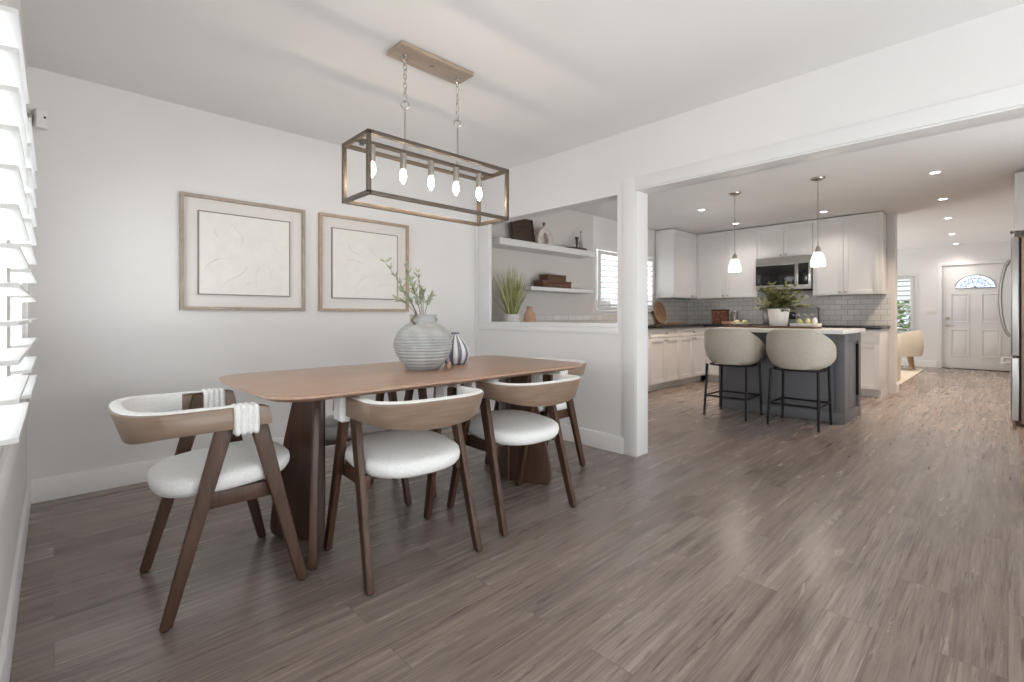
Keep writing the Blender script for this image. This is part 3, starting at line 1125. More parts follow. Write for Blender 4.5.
# ------------------------------------------------------------------ kitchen cabinets
def shaker(mm, x0, x1, z0, z1, yf, th=.02, fr=.058, rec=.008):
    """shaker front facing -y at y=yf"""
    if x1 - x0 < 2.6 * fr or z1 - z0 < 2.6 * fr:
        f2 = min(x1 - x0, z1 - z0) * .22
    else:
        f2 = fr
    mm.box((x0, yf, z0), (x0 + f2, yf + th, z1), .0015)
    mm.box((x1 - f2, yf, z0), (x1, yf + th, z1), .0015)
    mm.box((x0 + f2, yf, z0), (x1 - f2, yf + th, z0 + f2), .0015)
    mm.box((x0 + f2, yf, z1 - f2), (x1 - f2, yf + th, z1), .0015)
    mm.box((x0 + f2, yf + rec, z0 + f2), (x1 - f2, yf + th, z1 - f2))

def cabinet(name, label, loc, rz, W, D, z0, z1, fronts, kick=False, mat='cab', group=None, crown=False, filler=None):
    """local frame: x 0..W along the front, front at y=0 facing -y, body back to y=D"""
    t = thing(name, label, 'cabinet', loc, rz, group)
    m = MB()
    if kick:
        m.box((.0, .08, .002), (W, D, .10))
        m.box((.0, .021, .10), (W, D, z1), .001)
    else:
        m.box((0, .021, z0), (W, D, z1), .001)
    if crown:
        m.box((0, .002, z1 - .0), (W, D, z1 + .035), .004)
    if filler:
        m.box((filler[0], .0005, z0), (filler[1], .021, z1))
    m.build('body', M[mat], t)
    for (kind, a, b, c, d, kx, kz) in fronts:
        mm = MB()
        shaker(mm, a + .002, b - .002, c + .002, d - .002, 0)
        f = mm.build(kind, M[mat], t)
        if kx is not None:
            k = MB()
            k.M = Matrix.Translation((kx, 0, kz)) @ Matrix.Rotation(R(90), 4, 'X')
            k.lathe([(.006, 0), (.006, .012), (.015, .018), (.016, .024), (.010, .029)], seg=14)
            k.build('knob', M['nickel'], f)
    return t
ST = R(-90)
UX, UZ0, UZ1 = 7.90, 1.345, 2.40
def upper_stove(label, ya, yb, fronts, z0=UZ0):
    W = ya - yb
    return cabinet('wall_cabinet', label, (UX, ya, 0), ST, W, SX0 - UX - .015, z0, UZ1, [(k, a, b, c, d, kx, kz) for (k, a, b, c, d, kx, kz) in fronts], group='white wall cabinets', crown=True)
w = 3.669 - 2.712
upper_stove('white two-door wall cabinet left of the microwave, above the back counter', 3.669, 2.712, [('door', 0, w / 2, UZ0, UZ1, w / 2 - .035, UZ0 + .04), ('door', w / 2, w, UZ0, UZ1, w / 2 + .035, UZ0 + .04)])
w = 2.71 - 1.958
upper_stove('short white two-door wall cabinet directly above the microwave', 2.71, 1.958, [('door', 0, w / 2, 1.94, UZ1, w / 2 - .035, 1.97), ('door', w / 2, w, 1.94, UZ1, w / 2 + .035, 1.97)], 1.94)
w = 1.956 - 1.150
upper_stove('white two-door wall cabinet right of the microwave, at the end of the run', 1.956, 1.150, [('door', 0, .37, UZ0, UZ1, .335, UZ0 + .04), ('door', .37, w - .045, UZ0, UZ1, .405, UZ0 + .04)])
cabinet('wall_cabinet', 'white single-door corner wall cabinet beside the kitchen window', (7.075, 3.67, 0), 0, .824, KY - 3.67 - .015, UZ0, UZ1, [('door', 0, .79, UZ0, UZ1, .62, UZ0 + .04)], group='white wall cabinets', crown=True, filler=(.792, .824))

BY = 3.38                                   # front of the base units under the window
units = [(3.30, 4.15, 'far left end, below the shelves'), (4.152, 5.08, 'below the small brown box'), (5.082, 5.86, 'left of the sink'), (5.862, 6.70, ''), (6.702, 7.578, '')]
lab = ['white base cabinet in the window wall corner under the grass plant', 'white base cabinet under the floating shelves, behind the half wall', 'white base cabinet under the end of the shelves, behind the wall post',
       'white base cabinet with drawer and two doors, first past the wall post', 'white base cabinet with drawer and two doors, behind the left bar stool']
for (a, b, _), l in zip(units, lab):
    W = b - a
    fr = [('drawer', 0, W, .745, .868, W / 2, .80), ('door', 0, W / 2, .105, .742, W / 2 - .04, .70), ('door', W / 2, W, .105, .742, W / 2 + .04, .70)]
    cabinet('base_cabinet', l, (a, BY, 0), 0, W, KY - BY - .015, 0, .878, fr, kick=True, group='white base cabinets')
BX = 7.58
W = 3.379 - 2.712
cabinet('base_cabinet', 'white base cabinet left of the range, hidden by the island', (BX, 3.379, 0), ST, W, SX0 - BX - .015, 0, .878, [('drawer', 0, W, .745, .868, W / 2, .80), ('door', 0, W, .105, .742, .06, .70)], kick=True, group='white base cabinets')
W = 1.93 - 1.13
cabinet('base_cabinet', 'white base cabinet right of the range, at the end of the stove run', (BX, 1.93, 0), ST, W, SX0 - BX - .015, 0, .878, [('drawer', 0, W, .69, .868, W / 2, .78), ('door', 0, W / 2, .105, .687, W / 2 - .04, .63), ('door', W / 2, W, .105, .687, W / 2 + .04, .63)], kick=True, group='white base cabinets')
m = MB()
m.box((3.30, BY - .025, .880), (SX0 - .015, KY - .015, .920), .004)
m.box((BX - .025, 2.712, .880), (SX0 - .015, BY - .0251, .920), .004)
tag(m.build('worktop', M['counter']), 'black granite worktop along the window wall and into the corner', 'worktop')
tag(bx((BX - .025, 1.115, .880), (SX0 - .015, 1.945, .920), .004).build('worktop', M['counter']), 'black granite worktop right of the range', 'worktop')

# microwave
t = thing('microwave', 'stainless microwave with black glass door between the white wall cabinets', 'microwave', (7.84, 2.334, 1.445))
ya, yb, mz0, mz1, mx = 2.706, 1.962, 1.445, 1.935, 7.84
m = MB()
m.box((mx, yb, mz0), (SX0 - .016, ya, mz1), .004)
m.build('body', M['steel'], t, world=True)
m = MB()
m.box((mx - .022, yb + .205, mz0 + .05), (mx - .0005, ya - .005, mz1 - .105), .003)
d_ = m.build('door', M['blackgloss'], t, world=True)
m = MB()
m.box((mx - .024, yb + .175, mz0 + .05), (mx - .0005, yb + .203, mz1 - .105), .003)
for (a, b) in ((mz0 + .05, mz0 + .068), (mz1 - .125, mz1 - .105)):
    m.box((mx - .026, yb + .205, a), (mx - .021, ya - .005, b), .001)
m.box((mx - .045, yb + .18, mz0 + .07), (mx - .03, yb + .197, mz1 - .125), .004)
m.build('handle', M['steel'], d_, origin=ROOT_LOC[t.name])
bx((mx - .014, yb + .03, mz0 + .06), (mx - .0005, yb + .16, mz1 - .115), .002).build('keypad', M['blackgloss'], t, world=True)
bx((mx - .01, yb + .01, mz0 - .012), (SX0 - .03, ya - .01, mz0 - .0005), .002).build('vent_grille', M['black'], t, world=True)

# range
t = thing('range', 'stainless electric range with knobbed back panel, behind the island plant', 'range', (7.9, 2.33, 0))
ra, rb = 2.708, 1.950
m = MB()
m.box((7.60, rb, .06), (SX0 - .06, ra, .905), .004)
m.box((7.63, rb + .01, .002), (SX0 - .08, ra - .01, .06))
m.build('body', M['steel'], t, world=True)
bx((7.575, rb + .002, .9055), (SX0 - .095, ra - .002, .918), .003).build('cooktop', M['blackgloss'], t, world=True)
m = MB()
m.box((7.572, rb + .01, .24), (7.5995, ra - .01, .80), .004)
od = m.build('oven_door', M['blackgloss'], t, world=True)
m = MB()
m.tube([(7.545, rb + .05, .745), (7.545, ra - .05, .745)], .011, 10)
for yy in (rb + .09, ra - .09):
    m.tube([(7.575, yy, .745), (7.545, yy, .745)], .008, 8)
m.build('handle', M['steel'], od, origin=ROOT_LOC[t.name])
m = MB()
m.prism([(SX0 - .092, .92), (SX0 - .02, .92), (SX0 - .02, 1.18), (SX0 - .07, 1.18)], lambda p, k: (p[0], (rb, ra)[k], p[1]), bev=.004)
bp = m.build('back_panel', M['steeldark'], t, world=True)
m = MB()
m.box((SX0 - .088, 2.24, 1.0), (SX0 - .070, 2.42, 1.11), .002)
m.build('display', M['blackgloss'], bp, origin=ROOT_LOC[t.name])
for yy in (2.03, 2.12, 2.21, 2.50, 2.60):
    m = MB()
    m.M = Matrix.Translation((SX0 - .078, yy, 1.06)) @ Matrix.Rotation(R(-90), 4, 'Y')
    m.lathe([(.030, 0), (.030, .006), (.022, .010), (.020, .026), (.012, .028)], seg=16)
    m.build('knob', M['nickel'], bp, origin=ROOT_LOC[t.name])

# wall outlet in the tiles
t = thing('outlet', 'white outlet plate in the tiled wall behind the speckled canister', 'outlet', (SX0 - .013, 3.34, 1.14))
bx((SX0 - .019, 3.29, 1.13), (SX0 - .0125, 3.41, 1.25), .002).build('plate', M['plate'], t, world=True)
m = MB()
for yy in (3.32, 3.38):
    for zz in (1.165, 1.215):
        m.box((SX0 - .0205, yy - .012, zz - .014), (SX0 - .0185, yy + .012, zz + .014), .002)
m.build('socket_face', M['trim'], t, world=True)

# ------------------------------------------------------------------ island
IX0, IX1, IY0, IY1 = 5.50, 6.22, 1.09, 2.30
t = thing('island', 'slate grey kitchen island with panelled end behind the bar stools', 'island', ((IX0 + IX1) / 2, (IY0 + IY1) / 2, 0))
m = MB()
m.box((IX0 + .012, IY0 + .02, .003), (IX1, IY1, .877), .002)
m.build('body', M['island'], t, world=True)
m = MB()     # framed back towards the stools
for (a, b, c, d) in ((IY0, IY0 + .08, .10, .877), (IY1 - .08, IY1, .10, .877), (IY0, IY1, .003, .10), (IY0 + .08, IY1 - .08, .79, .877), ((IY0 + IY1) / 2 - .04, (IY0 + IY1) / 2 + .04, .10, .79)):
    m.box((IX0, a, c), (IX0 + .0125, b, d), .0015)
m.build('back_panel', M['island'], t, world=True)
m = MB()     # end panel facing the walkway
for (a, b, c, d) in ((IX0 + .0125, IX0 + .10, .10, .877), (IX1 - .10, IX1, .10, .877), (IX0 + .0125, IX1, .003, .10), (IX0 + .10, IX1 - .10, .79, .877)):
    m.box((a, IY0, c), (b, IY0 + .019, d), .0015)
m.build('end_panel', M['island'], t, world=True)
m = MB()
m.box((IX1 - .135, IY0 - .004, .22), (IX1 - .112, IY0 + .0195, .76), .003)
m.build('black_strip', M['black'], t, world=True)
m = MB()
m.box((5.26, IY0 - .035, .880), (IX1 + .03, IY1 + .05, .918), .004)
tag(m.build('island_worktop', M['quartz']), 'white quartz island worktop overhanging the bar stools', 'worktop')

# bar stools
def make_stool(label):
    """local: faces +x, floor at z=0"""
    t = thing('bar_stool', label, 'bar stool', group='bar stools at the island')
    # scoop shell: wraps the back and both sides; rim sinks toward the front, closed below
    m = MB()
    nu, nv = 41, 9
    outer, inner = [], []
    def sh(a, v, off):
        """a angle from rear (0) to front sides (+-), v 0 bottom .. 1 rim"""
        aa = abs(a) / R(118)
        rim = .922 - .32 * max(0, aa - .24) ** 1.3
        bot = .548 + .03 * aa
        z = bot + (rim - bot) * v
        bulge = .78 + .22 * math.sin(min(1, v * 1.7) * PI * .5) ** .8
        rx, ry = (.272 * bulge - off), (.285 * bulge - off)
        e = 2 / 2.4
        ca, sa = math.cos(a), math.sin(a)
        x = -math.copysign(abs(ca) ** e, ca) * rx
        y = math.copysign(abs(sa) ** e, sa) * ry
        return Vector((x + .035, y, z))
    rings = []
    for i in range(nu):
        a = R(-118) + R(236) * i / (nu - 1)
        ring = [sh(a, v / (nv - 1), 0) for v in range(nv)]
        top = sh(a, 1, .0)
        ring.append(Vector((sh(a, 1, .016).x, sh(a, 1, .016).y, top.z + .006)))
        ring += [sh(a, v / (nv - 1), .034) for v in reversed(range(nv))]
        rings.append(ring)
    m.rings(rings)
    m.build('shell', M['stool'], t, angle=60)
    m = MB()
    rr = []
    for (k, z) in ((.0, .541), (.72, .541), (.85, .555), (1, .60), (.98, .64), (.88, .66), (.5, .668), (0, .669)):
        ring = []
        for q in range(32):
            a = 2 * PI * q / 32
            e = 2 / 2.6
            x = math.copysign(abs(math.cos(a)) ** e, math.cos(a)) * .222 * max(k, .003) + .045
            y = math.copysign(abs(math.sin(a)) ** e, math.sin(a)) * .222 * max(k, .003)
            ring.append((x, y, z))
        rr.append(ring)
    m.rings(rr)
    m.build('seat_cushion', M['stool'], t, angle=60)
    m = MB()
    ring = []
    for q in range(32):
        a = 2 * PI * q / 32
        e = 2 / 3
        ring.append((.02 + math.copysign(abs(math.cos(a)) ** e, math.cos(a)) * .205, math.copysign(abs(math.sin(a)) ** e, math.sin(a)) * .212, .538))
    m.tube(ring, .009, 8, loop=True)
    m.build('seat_ring', M['black'], t)
    feet = {}
    for sx in (-1, 1):
        for sy in (-1, 1):
            p0 = Vector((sx * .215, sy * .212, .003))
            p1 = Vector((.015 + sx * .185, sy * .198, .545 if sx < 0 else .565))
            m = MB()
            m.tube([p0, p1], [.0115, .0125], 10)
            m.build('leg', M['black'], t)
            feet[(sx, sy)] = p0 + (p1 - p0) * (.21 / (p1.z - .003))
    m = MB()
    for a, b in (((-1, -1), (-1, 1)), ((-1, 1), (1, 1)), ((1, 1), (1, -1)), ((1, -1), (-1, -1))):
        m.tube([feet[a], feet[b]], .009, 8)
    m.build('footrest', M['black'], t)
    return t
stool = make_stool('bar stool with oat upholstered scoop back, nearer the window-wall cabinets')
stool.location = (5.185, 2.02, 0)
dup(stool, (5.185, 1.395, 0), 0, 'bar stool with oat upholstered scoop back, at the panelled end of the island')

# ------------------------------------------------------------------ on the island and counters
IZ = .9185
m = MB()
m.M = Matrix.Translation((5.80, 1.82, IZ + .001))
m.box((-.15, -.44, 0), (.15, .48, .018), .005)
tag(m.build('serving_board', M['redwood']), 'long brown wooden serving board lying on the island', 'board')
PZ = IZ + .020
t = thing('potted_plant', 'leafy olive green plant in a white pot on the island', 'plant', (5.80, 1.765, PZ))
m = MB()
rib = lambda a, z: 1 + .012 * math.cos(a * 26)
m.lathe([(.001, 0), (.080, 0), (.085, .004), (.108, .18), (.110, .19), (.104, .192), (.098, .18), (.09, .155), (.001, .155)], seg=104, mod=rib)
m.build('pot', M['pot'], t)
m = MB()
m.lathe([(.001, .15), (.092, .156), (.06, .168), (.001, .17)], seg=20)
m.build('soil', M['soil'], t)
lf, st = MB(), MB()
rnd = random.Random(11)
for i in range(64):
    a = rnd.uniform(0, 2 * PI)
    el = rnd.uniform(.28, 1.0)
    L = rnd.uniform(.15, .33)
    d = Vector((math.cos(a) * (1 - el * .75), math.sin(a) * (1 - el * .75), el + .12)).normalized()
    p0 = Vector((rnd.uniform(-.04, .04), rnd.uniform(-.04, .04), .16))
    pts = [p0 + d * L * q + Vector((d.x, d.y, 0)) * .04 * q * q - Vector((0, 0, .10 * (1 - el) * q * q)) for q in [k / 8 for k in range(9)]]
    st.tube(pts, [.0022 - .0014 * k / 8 for k in range(9)], 5)
    for k in range(3, 9):
        dd = (pts[k] - pts[k - 1]).normalized()
        for sgn in (-1, 1):
            sd = dd.cross(Vector((0, 0, 1))).normalized() * sgn
            leaf(lf, pts[k], dd * .7 + sd * rnd.uniform(.4, .9) + Vector((0, 0, rnd.uniform(-.3, .3))), (0, 0, 1), rnd.uniform(.05, .08), rnd.uniform(.028, .042), .25)
st.build('stems', M['fern'], t)
lf.build('leaves', M['fern'], t)

def dish(label, loc, r, n, rnd, mat_f, mat_d='plate'):
    t = thing('dish', label, 'dish', loc)
    m = MB()
    m.lathe([(.001, 0), (r * .6, 0), (r * .75, .006), (r, .028), (r * .985, .032), (r * .7, .012), (.001, .010)], seg=32)
    m.build('bowl', M[mat_d], t)
    return t
rnd = random.Random(5)
dish('shallow white dish left of the island plant', (5.80, 2.165, IZ + .020), .11, 0, rnd, None)
for i, (dx, dy, l) in enumerate(((-.03, .035, 'pale lemon in the shallow dish, nearer the left stool'), (.02, -.035, 'pale lemon in the shallow dish, nearer the plant'))):
    m = MB()
    m.ball((0, 0, .026), (.026, .034, .026), 16)
    m.ball((0, .034, .026), (.006, .008, .006), 8)
    o = m.build('lemon', M['lemon'], None)
    o.location = (5.80 + dx, 2.165 + dy, IZ + .020 + .0135)
    tag(o, l, 'fruit', 'lemons in the left dish')
t = thing('tray', 'small white rectangular tray right of the island plant', 'tray', (5.80, 1.50, IZ + .020))
m = MB()
m.box((-.08, -.13, 0), (.08, .13, .008), .003)
for (a, b) in (((-.08, -.13, .008), (-.072, .13, .032)), ((.072, -.13, .008), (.08, .13, .032)), ((-.072, -.13, .008), (.072, -.122, .032)), ((-.072, .122, .008), (.072, .13, .032))):
    m.box(a, b, .002)
m.build('tray_body', M['plate'], t)
for (dx, dy, l) in ((.0, .06, 'green-yellow pear in the white tray, beside the plant pot'), (.0, -.02, 'green-yellow pear in the white tray, at the middle'), ):
    m = MB()
    m.lathe([(.001, 0), (.02, .003), (.033, .02), (.034, .034), (.026, .052), (.016, .066), (.008, .074), (.001, .076)], seg=18)
    o = m.build('pear', M['lemon'], None)
    m = MB()
    m.tube([(0, 0, .073), (.004, 0, .088)], .002, 6)
    m.build('stem', M['twig'], o)
    o.location = (5.80 + dx, 1.50 + dy, IZ + .020 + .009)
    tag(o, l, 'fruit', 'pears in the white tray')
m = MB()
m.lathe([(.001, 0), (.018, 0), (.022, .004), (.026, .05), (.018, .07), (.016, .085), (.001, .086)], seg=18)
o = m.build('salt_shaker', M['plate'], None)
o.location = (5.80, 1.415, IZ + .029)
tag(o, 'small white shaker standing at the end of the white tray', 'shaker')

CT = .9205
t = thing('canister', 'rust speckled square canister on the back counter left of the island plant', 'canister', (7.93, 3.29, CT))
m = MB()
m.box((-.085, -.11, 0), (.085, .11, .21), .008)
for k in range(150):
    f = rnd.choice([0, 1])
    y, z = rnd.uniform(-.1, .1), rnd.uniform(.015, .195)
    m.ball((-.086 if f == 0 else rnd.uniform(-.08, .08), y if f == 0 else -.111, z), rnd.uniform(.006, .012), 6)
m.build('woven_body', M['pinecone'], t)
m = MB()
m.box((-.088, -.113, .2105), (.088, .113, .235), .004)
m.build('lid', M['darkwood'], t)
t = thing('glass_jar', 'clear glass jar beside the speckled canister', 'jar', (7.95, 3.07, CT))
m = MB()
m.lathe([(.001, 0), (.05, 0), (.055, .006), (.055, .17), (.047, .185), (.047, .20), (.044, .20), (.044, .186), (.051, .168), (.051, .01), (.001, .008)], seg=24)
m.build('jar_body', M['jar'], t)
m = MB()
m.lathe([(.001, .201), (.049, .201), (.049, .215), (.001, .216)], seg=20)
m.build('lid', M['nickel'], t)
m = MB()
m.box((7.66, 2.86, CT + .0), (7.88, 3.16, CT + .045), .008)
tag(m.build('bread_board', M['tanwood'], None, origin=(7.77, 2.98, CT)), 'thick tan wooden block in front of the glass jar', 'board')
# round board leaning in the window-wall corner
t = thing('round_board', 'round tan wooden board leaning on the tiles by the kitchen window', 'board', (7.17, 3.93, CT))
m = MB()
m.M = Matrix.Translation((7.15, 3.945, CT + .185)) @ Matrix.Rotation(R(-9), 4, 'X') @ Matrix.Rotation(R(90), 4, 'X')
m.lathe([(.001, -.009), (.178, -.009), (.182, -.004), (.182, .004), (.178, .009), (.001, .009)], seg=48)
m.build('disc', M['tanwood'], t, world=True)
m = MB()
m.box((7.22, 3.70, CT), (7.52, 3.86, CT + .03), .006)
tag(m.build('small_board', M['tanwood'], None, origin=(7.37, 3.78, CT)), 'small tan wooden board lying before the leaning round board', 'board')

# shelves seen through the pass-through
def shelf(label, x0, x1, y0, z0, z1):
    tag(bx((x0, y0, z0), (x1, KY - .0085, z1), .003).build('floating_shelf', M['trim'], None, origin=((x0 + x1) / 2, KY - .01, z0)), label, 'shelf', 'floating shelves behind the pass-through')
SZ = 1.885
shelf('long thick white floating shelf behind the pass-through, the upper one', 3.40, 5.075, 3.72, 1.815, SZ)
shelf('white floating shelf behind the grass plant, the lower one', 3.90, 5.07, 3.74, 1.345, 1.388)
# dark picture, house ornament, candle tray
t = thing('dark_artwork', 'dark brown wooden picture leaning on the upper shelf', 'picture', (3.92, 3.88, SZ + .001))
m = MB()
m.M = Matrix.Translation((3.92, 3.87, SZ + .004)) @ Matrix.Rotation(R(-10), 4, 'X')
for (a, b) in (((-.18, -.012, 0), (-.155, .012, .30)), ((.155, -.012, 0), (.18, .012, .30)), ((-.155, -.012, 0), (.155, .012, .025)), ((-.155, -.012, .275), (.155, .012, .30))):
    m.box(a, b, .002)
m.build('frame', M['darkwood'], t, world=True)
m = MB()
m.M = Matrix.Translation((3.92, 3.87, SZ + .004)) @ Matrix.Rotation(R(-10), 4, 'X')
m.box((-.155, -.002, .025), (.155, .01, .275))
for k in range(4):
    m.box((-.155, -.005, .03 + k * .062), (.155, -.001, .085 + k * .062), .002)
m.build('panel', M['darkwood'], t, world=True)
t = thing('house_ornament', 'whitewashed house shaped ornament with an arched opening, beside the dark picture', 'ornament', (4.24, 3.86, SZ + .001))
m = MB()
hs = [(-.13, 0), (.13, 0), (.14, .08), (.10, .17), (.03, .225), (0, .25), (-.03, .225), (-.10, .17), (-.14, .08)]
hole = [(-.045, .03), (.045, .03), (.048, .10), (.025, .15), (0, .165), (-.025, .15), (-.048, .10)]
# ring around the hole: outer and inner outlines resampled to one count
def resample(poly, n, start):
    P_ = poly[start:] + poly[:start]
    P_ = P_ + [P_[0]]
    L = [0]
    for i in range(len(P_) - 1):
        L.append(L[-1] + math.hypot(P_[i + 1][0] - P_[i][0], P_[i + 1][1] - P_[i][1]))
    out = []
    for k in range(n):
        d = L[-1] * k / n
        i = max(j for j in range(len(L) - 1) if L[j] <= d)
        q = (d - L[i]) / (L[i + 1] - L[i])
        out.append((P_[i][0] + (P_[i + 1][0] - P_[i][0]) * q, P_[i][1] + (P_[i + 1][1] - P_[i][1]) * q))
    return out
ro, ri = resample(hs, 36, 0), resample(hole, 36, 0)
m.rings([[(x, y, z) for x, z in p] for p, y in ((ro, -.03), (ro, .03), (ri, .03), (ri, -.03))], loop=True, caps=False)
m.build('arched_body', M['whitewash'], t)
m = MB()
m.lathe([(.001, .26), (.014, .252), (.018, .27), (.014, .286), (.001, .29)], seg=14)
m.tube([(0, 0, .245), (0, 0, .262)], .005, 8)
m.build('finial', M['twig'], t)
t = thing('candle_tray', 'oval bronze tray on the upper shelf near the window', 'tray', (4.83, 3.85, SZ + .001))
m = MB()
m.M = Matrix.Diagonal((1.9, 1, 1, 1))
m.lathe([(.001, 0), (.085, 0), (.10, .012), (.11, .03), (.104, .03), (.09, .014), (.001, .010)], seg=36)
m.build('tray_body', M['bronze'], t)
t = thing('candlestick', 'short dark turned candlestick on the bronze tray', 'candlestick', (4.86, 3.85, SZ + .0155))
m = MB()
m.lathe([(.001, 0), (.045, .0), (.04, .015), (.014, .035), (.012, .07), (.022, .09), (.014, .105), (.022, .14), (.028, .165), (.001, .168)], seg=24)
m.build('turned_body', M['darkwood'], t)
t = thing('slim_bottle', 'slim pale glass bottle beside the dark candlestick', 'bottle', (4.955, 3.86, SZ + .0155))
m = MB()
m.lathe([(.001, 0), (.026, 0), (.028, .01), (.026, .11), (.012, .15), (.011, .215), (.015, .22), (.015, .23), (.001, .231)], seg=20)
m.build('bottle_body', M['stone'], t)
m = MB()
m.lathe([(.001, .232), (.010, .232), (.012, .262), (.001, .264)], seg=14)
m.build('stopper', M['tanwood'], t)
def wbox(label, x0, x1, y0, y1, z0, z1):
    t = thing('keepsake_box', label, 'box', ((x0 + x1) / 2, (y0 + y1) / 2, z0), group='brown boxes on the lower shelf')
    bx((x0, y0, z0), (x1, y1, z0 + (z1 - z0) * .68), .004).build('box_body', M['redwood'], t, world=True)
    bx((x0 - .003, y0 - .003, z0 + (z1 - z0) * .70), (x1 + .003, y1 + .003, z1), .004).build('lid', M['redwood'], t, world=True)
wbox('red-brown wooden box on the lower shelf, the larger one underneath', 4.14, 4.66, 3.78, 3.94, 1.389, 1.475)
wbox('red-brown wooden box stacked on top of the larger box', 4.24, 4.57, 3.79, 3.93, 1.4765, 1.55)

# grass plant and little vase on the counter behind the sill
t = thing('grass_plant', 'tall spiky grass plant in a low white pot behind the pass-through sill', 'plant', (3.59, 3.735, CT))
m = MB()
m.lathe([(.001, 0), (.065, 0), (.085, .02), (.10, .08), (.096, .13), (.084, .150), (.076, .150), (.086, .13), (.086, .10), (.001, .10)], seg=36)
m.build('pot', M['pot'], t)
g = MB()
rnd = random.Random(21)
for i in range(190):
    a = rnd.uniform(0, 2 * PI)
    sp = abs(rnd.gauss(0, .5))
    sp = min(sp, 1.1)
    L = rnd.uniform(.34, .60) * (1 - .22 * sp)
    w = rnd.uniform(.006, .011)
    b0 = Vector((math.cos(a) * rnd.uniform(0, .05), math.sin(a) * rnd.uniform(0, .05), .10))
    out = Vector((math.cos(a), math.sin(a), 0))
    out2 = Vector((out.x * 1.15, out.y * .5, 0))
    sd = Vector((math.sin(TH) , -math.cos(TH), 0)) * .8 + Vector((rnd.uniform(-.5, .5), rnd.uniform(-.5, .5), 0))
    sd.normalize()
    g.mi = 1 if rnd.random() < .3 else 0
    prev = None
    for k in range(6):
        q = k / 5
        c = b0 + Vector((0, 0, L * q)) + out2 * (.16 * sp * q + .12 * sp * q * q)
        ww = w * (1 - q) ** .7 * .5 + .0006
        cur = (g.bm.verts.new(c - sd * ww), g.bm.verts.new(c + sd * ww))
        if prev:
            f = g.bm.faces.new((prev[0], prev[1], cur[1], cur[0]))
            f.material_index = g.mi
        prev = cur
g.build('grass_blades', [M['grass'], M['grassdry']], t)
m = MB()
m.lathe([(.001, 0), (.04, 0), (.058, .03), (.064, .075), (.054, .125), (.030, .15), (.026, .17), (.031, .186), (.026, .187), (.020, .17), (.001, .16)], seg=32)
tag(m.build('clay_vase', M['terra'], None, origin=None), 'small blush clay vase beside the grass plant', 'vase')
bpy.data.objects['clay_vase'].location = (3.71, 3.585, CT)
bpy.data.objects['clay_vase'].scale = (1.08, 1.08, 1.25)

# ------------------------------------------------------------------ pendants and downlights
def pendant(label, x, y):
    t = thing('pendant_light', label, 'pendant lamp', (x, y, H), group='pendant lamps over the island')
    m = MB()
    m.lathe([(.001, -.030), (.02, -.029), (.055, -.016), (.062, -.004), (.062, -.001), (.001, -.0005)], (0, 0, 0), 28)
    m.build('canopy', M['nickel'], t)
    m = MB()
    m.tube([(0, 0, -.03), (0, 0, -.70)], .0045, 8)
    m.build('stem', M['nickel'], t)
    m = MB()
    m.lathe([(.008, -.69), (.018, -.705), (.024, -.72), (.026, -.755), (.020, -.76)], (0, 0, 0), 20)
    m.build('socket', M['nickel'], t)
    m = MB()
    m.lathe([(.030, -.752), (.042, -.765), (.056, -.80), (.066, -.84), (.069, -.875), (.066, -.895), (.062, -.895), (.064, -.875), (.060, -.84), (.050, -.80), (.036, -.768), (.026, -.757)], (0, 0, 0), 28, caps=False)
    m.build('glass_shade', M['shade'], t)
    return t
p1 = pendant('white glass pendant lamp above the bar stool nearer the window wall', 5.588, 2.155)
dup(p1, (5.588, 1.336, H), 0, 'white glass pendant lamp above the panelled end of the island')
def downlight(label, x, y, spot=True):
    t = thing('downlight', label, 'downlight', (x, y, H), group='recessed ceiling lights')
    m = MB()
    m.rings([[(r * math.cos(a), r * math.sin(a), z) for a in [2 * PI * k / 28 for k in range(28)]] for r, z in ((.062, -.0005), (.061, -.004), (.050, -.005), (.038, -.002), (.038, -.0005))], caps=False)
    m.build('trim_ring', M['trim'], t)
    m = MB()
    m.lathe([(.001, -.003), (.036, -.003), (.036, -.001), (.001, -.001)], seg=24)
    m.build('lens', M['lens'], t)
    return t
DL = [(6.162, 2.80, 'recessed downlight in front of the window-wall cabinets'), (7.45, 2.86, 'recessed downlight close to the wall cabinets left of the microwave'), (7.45, 1.715, 'recessed downlight close to the wall cabinets right of the microwave'),
      (6.197, .493, 'recessed downlight in the walkway row, the one nearest the viewer'), (7.67, .539, 'recessed downlight in the walkway row, second from the viewer'), (9.209, .594, 'recessed downlight in the walkway row, third from the viewer'),
      (11.055, .662, 'recessed downlight in the walkway row, second from the front door'), (12.60, .70, 'recessed downlight in the walkway row, nearest the front door')]
d0 = None
for (x, y, l) in DL:
    if d0 is None:
        d0 = downlight(l, x, y)
    else:
        dup(d0, (x, y, H), 0, l)

# ------------------------------------------------------------------ refrigerator and the cabinet above it
FY = -.018
t = thing('refrigerator', 'stainless french door refrigerator at the right edge of the kitchen', 'refrigerator', (7.03, -.4, 0))
fx0, fx1 = 6.58, 7.48
m = MB()
m.box((fx0 + .004, -.78, .03), (fx1 - .004, FY - .07, 1.79), .004)
m.box((fx0 + .03, -.74, .002), (fx1 - .03, FY - .12, .03))
m.build('body', M['steelside'], t, world=True)
for (a, b, hxp) in ((fx0, 7.028, 6.965), (7.032, fx1, 7.095)):
    m = MB()
    m.box((a, FY - .058, .665), (b, FY, 1.80), .012, 3)
    d_ = m.build('door', M['steel'], t, world=True)
    m = MB()
    pts = []
    for k in range(17):
        q = k / 16
        pts.append((hxp, FY + .002 + .072 * math.sin(PI * q) ** .55, .84 + .78 * q))
    m.tube(pts, .0135, 10)
    m.build('handle', M['steel'], d_, origin=ROOT_LOC[t.name])
m = MB()
m.box((fx0, FY - .058, .05), (fx1, FY, .655), .012, 3)
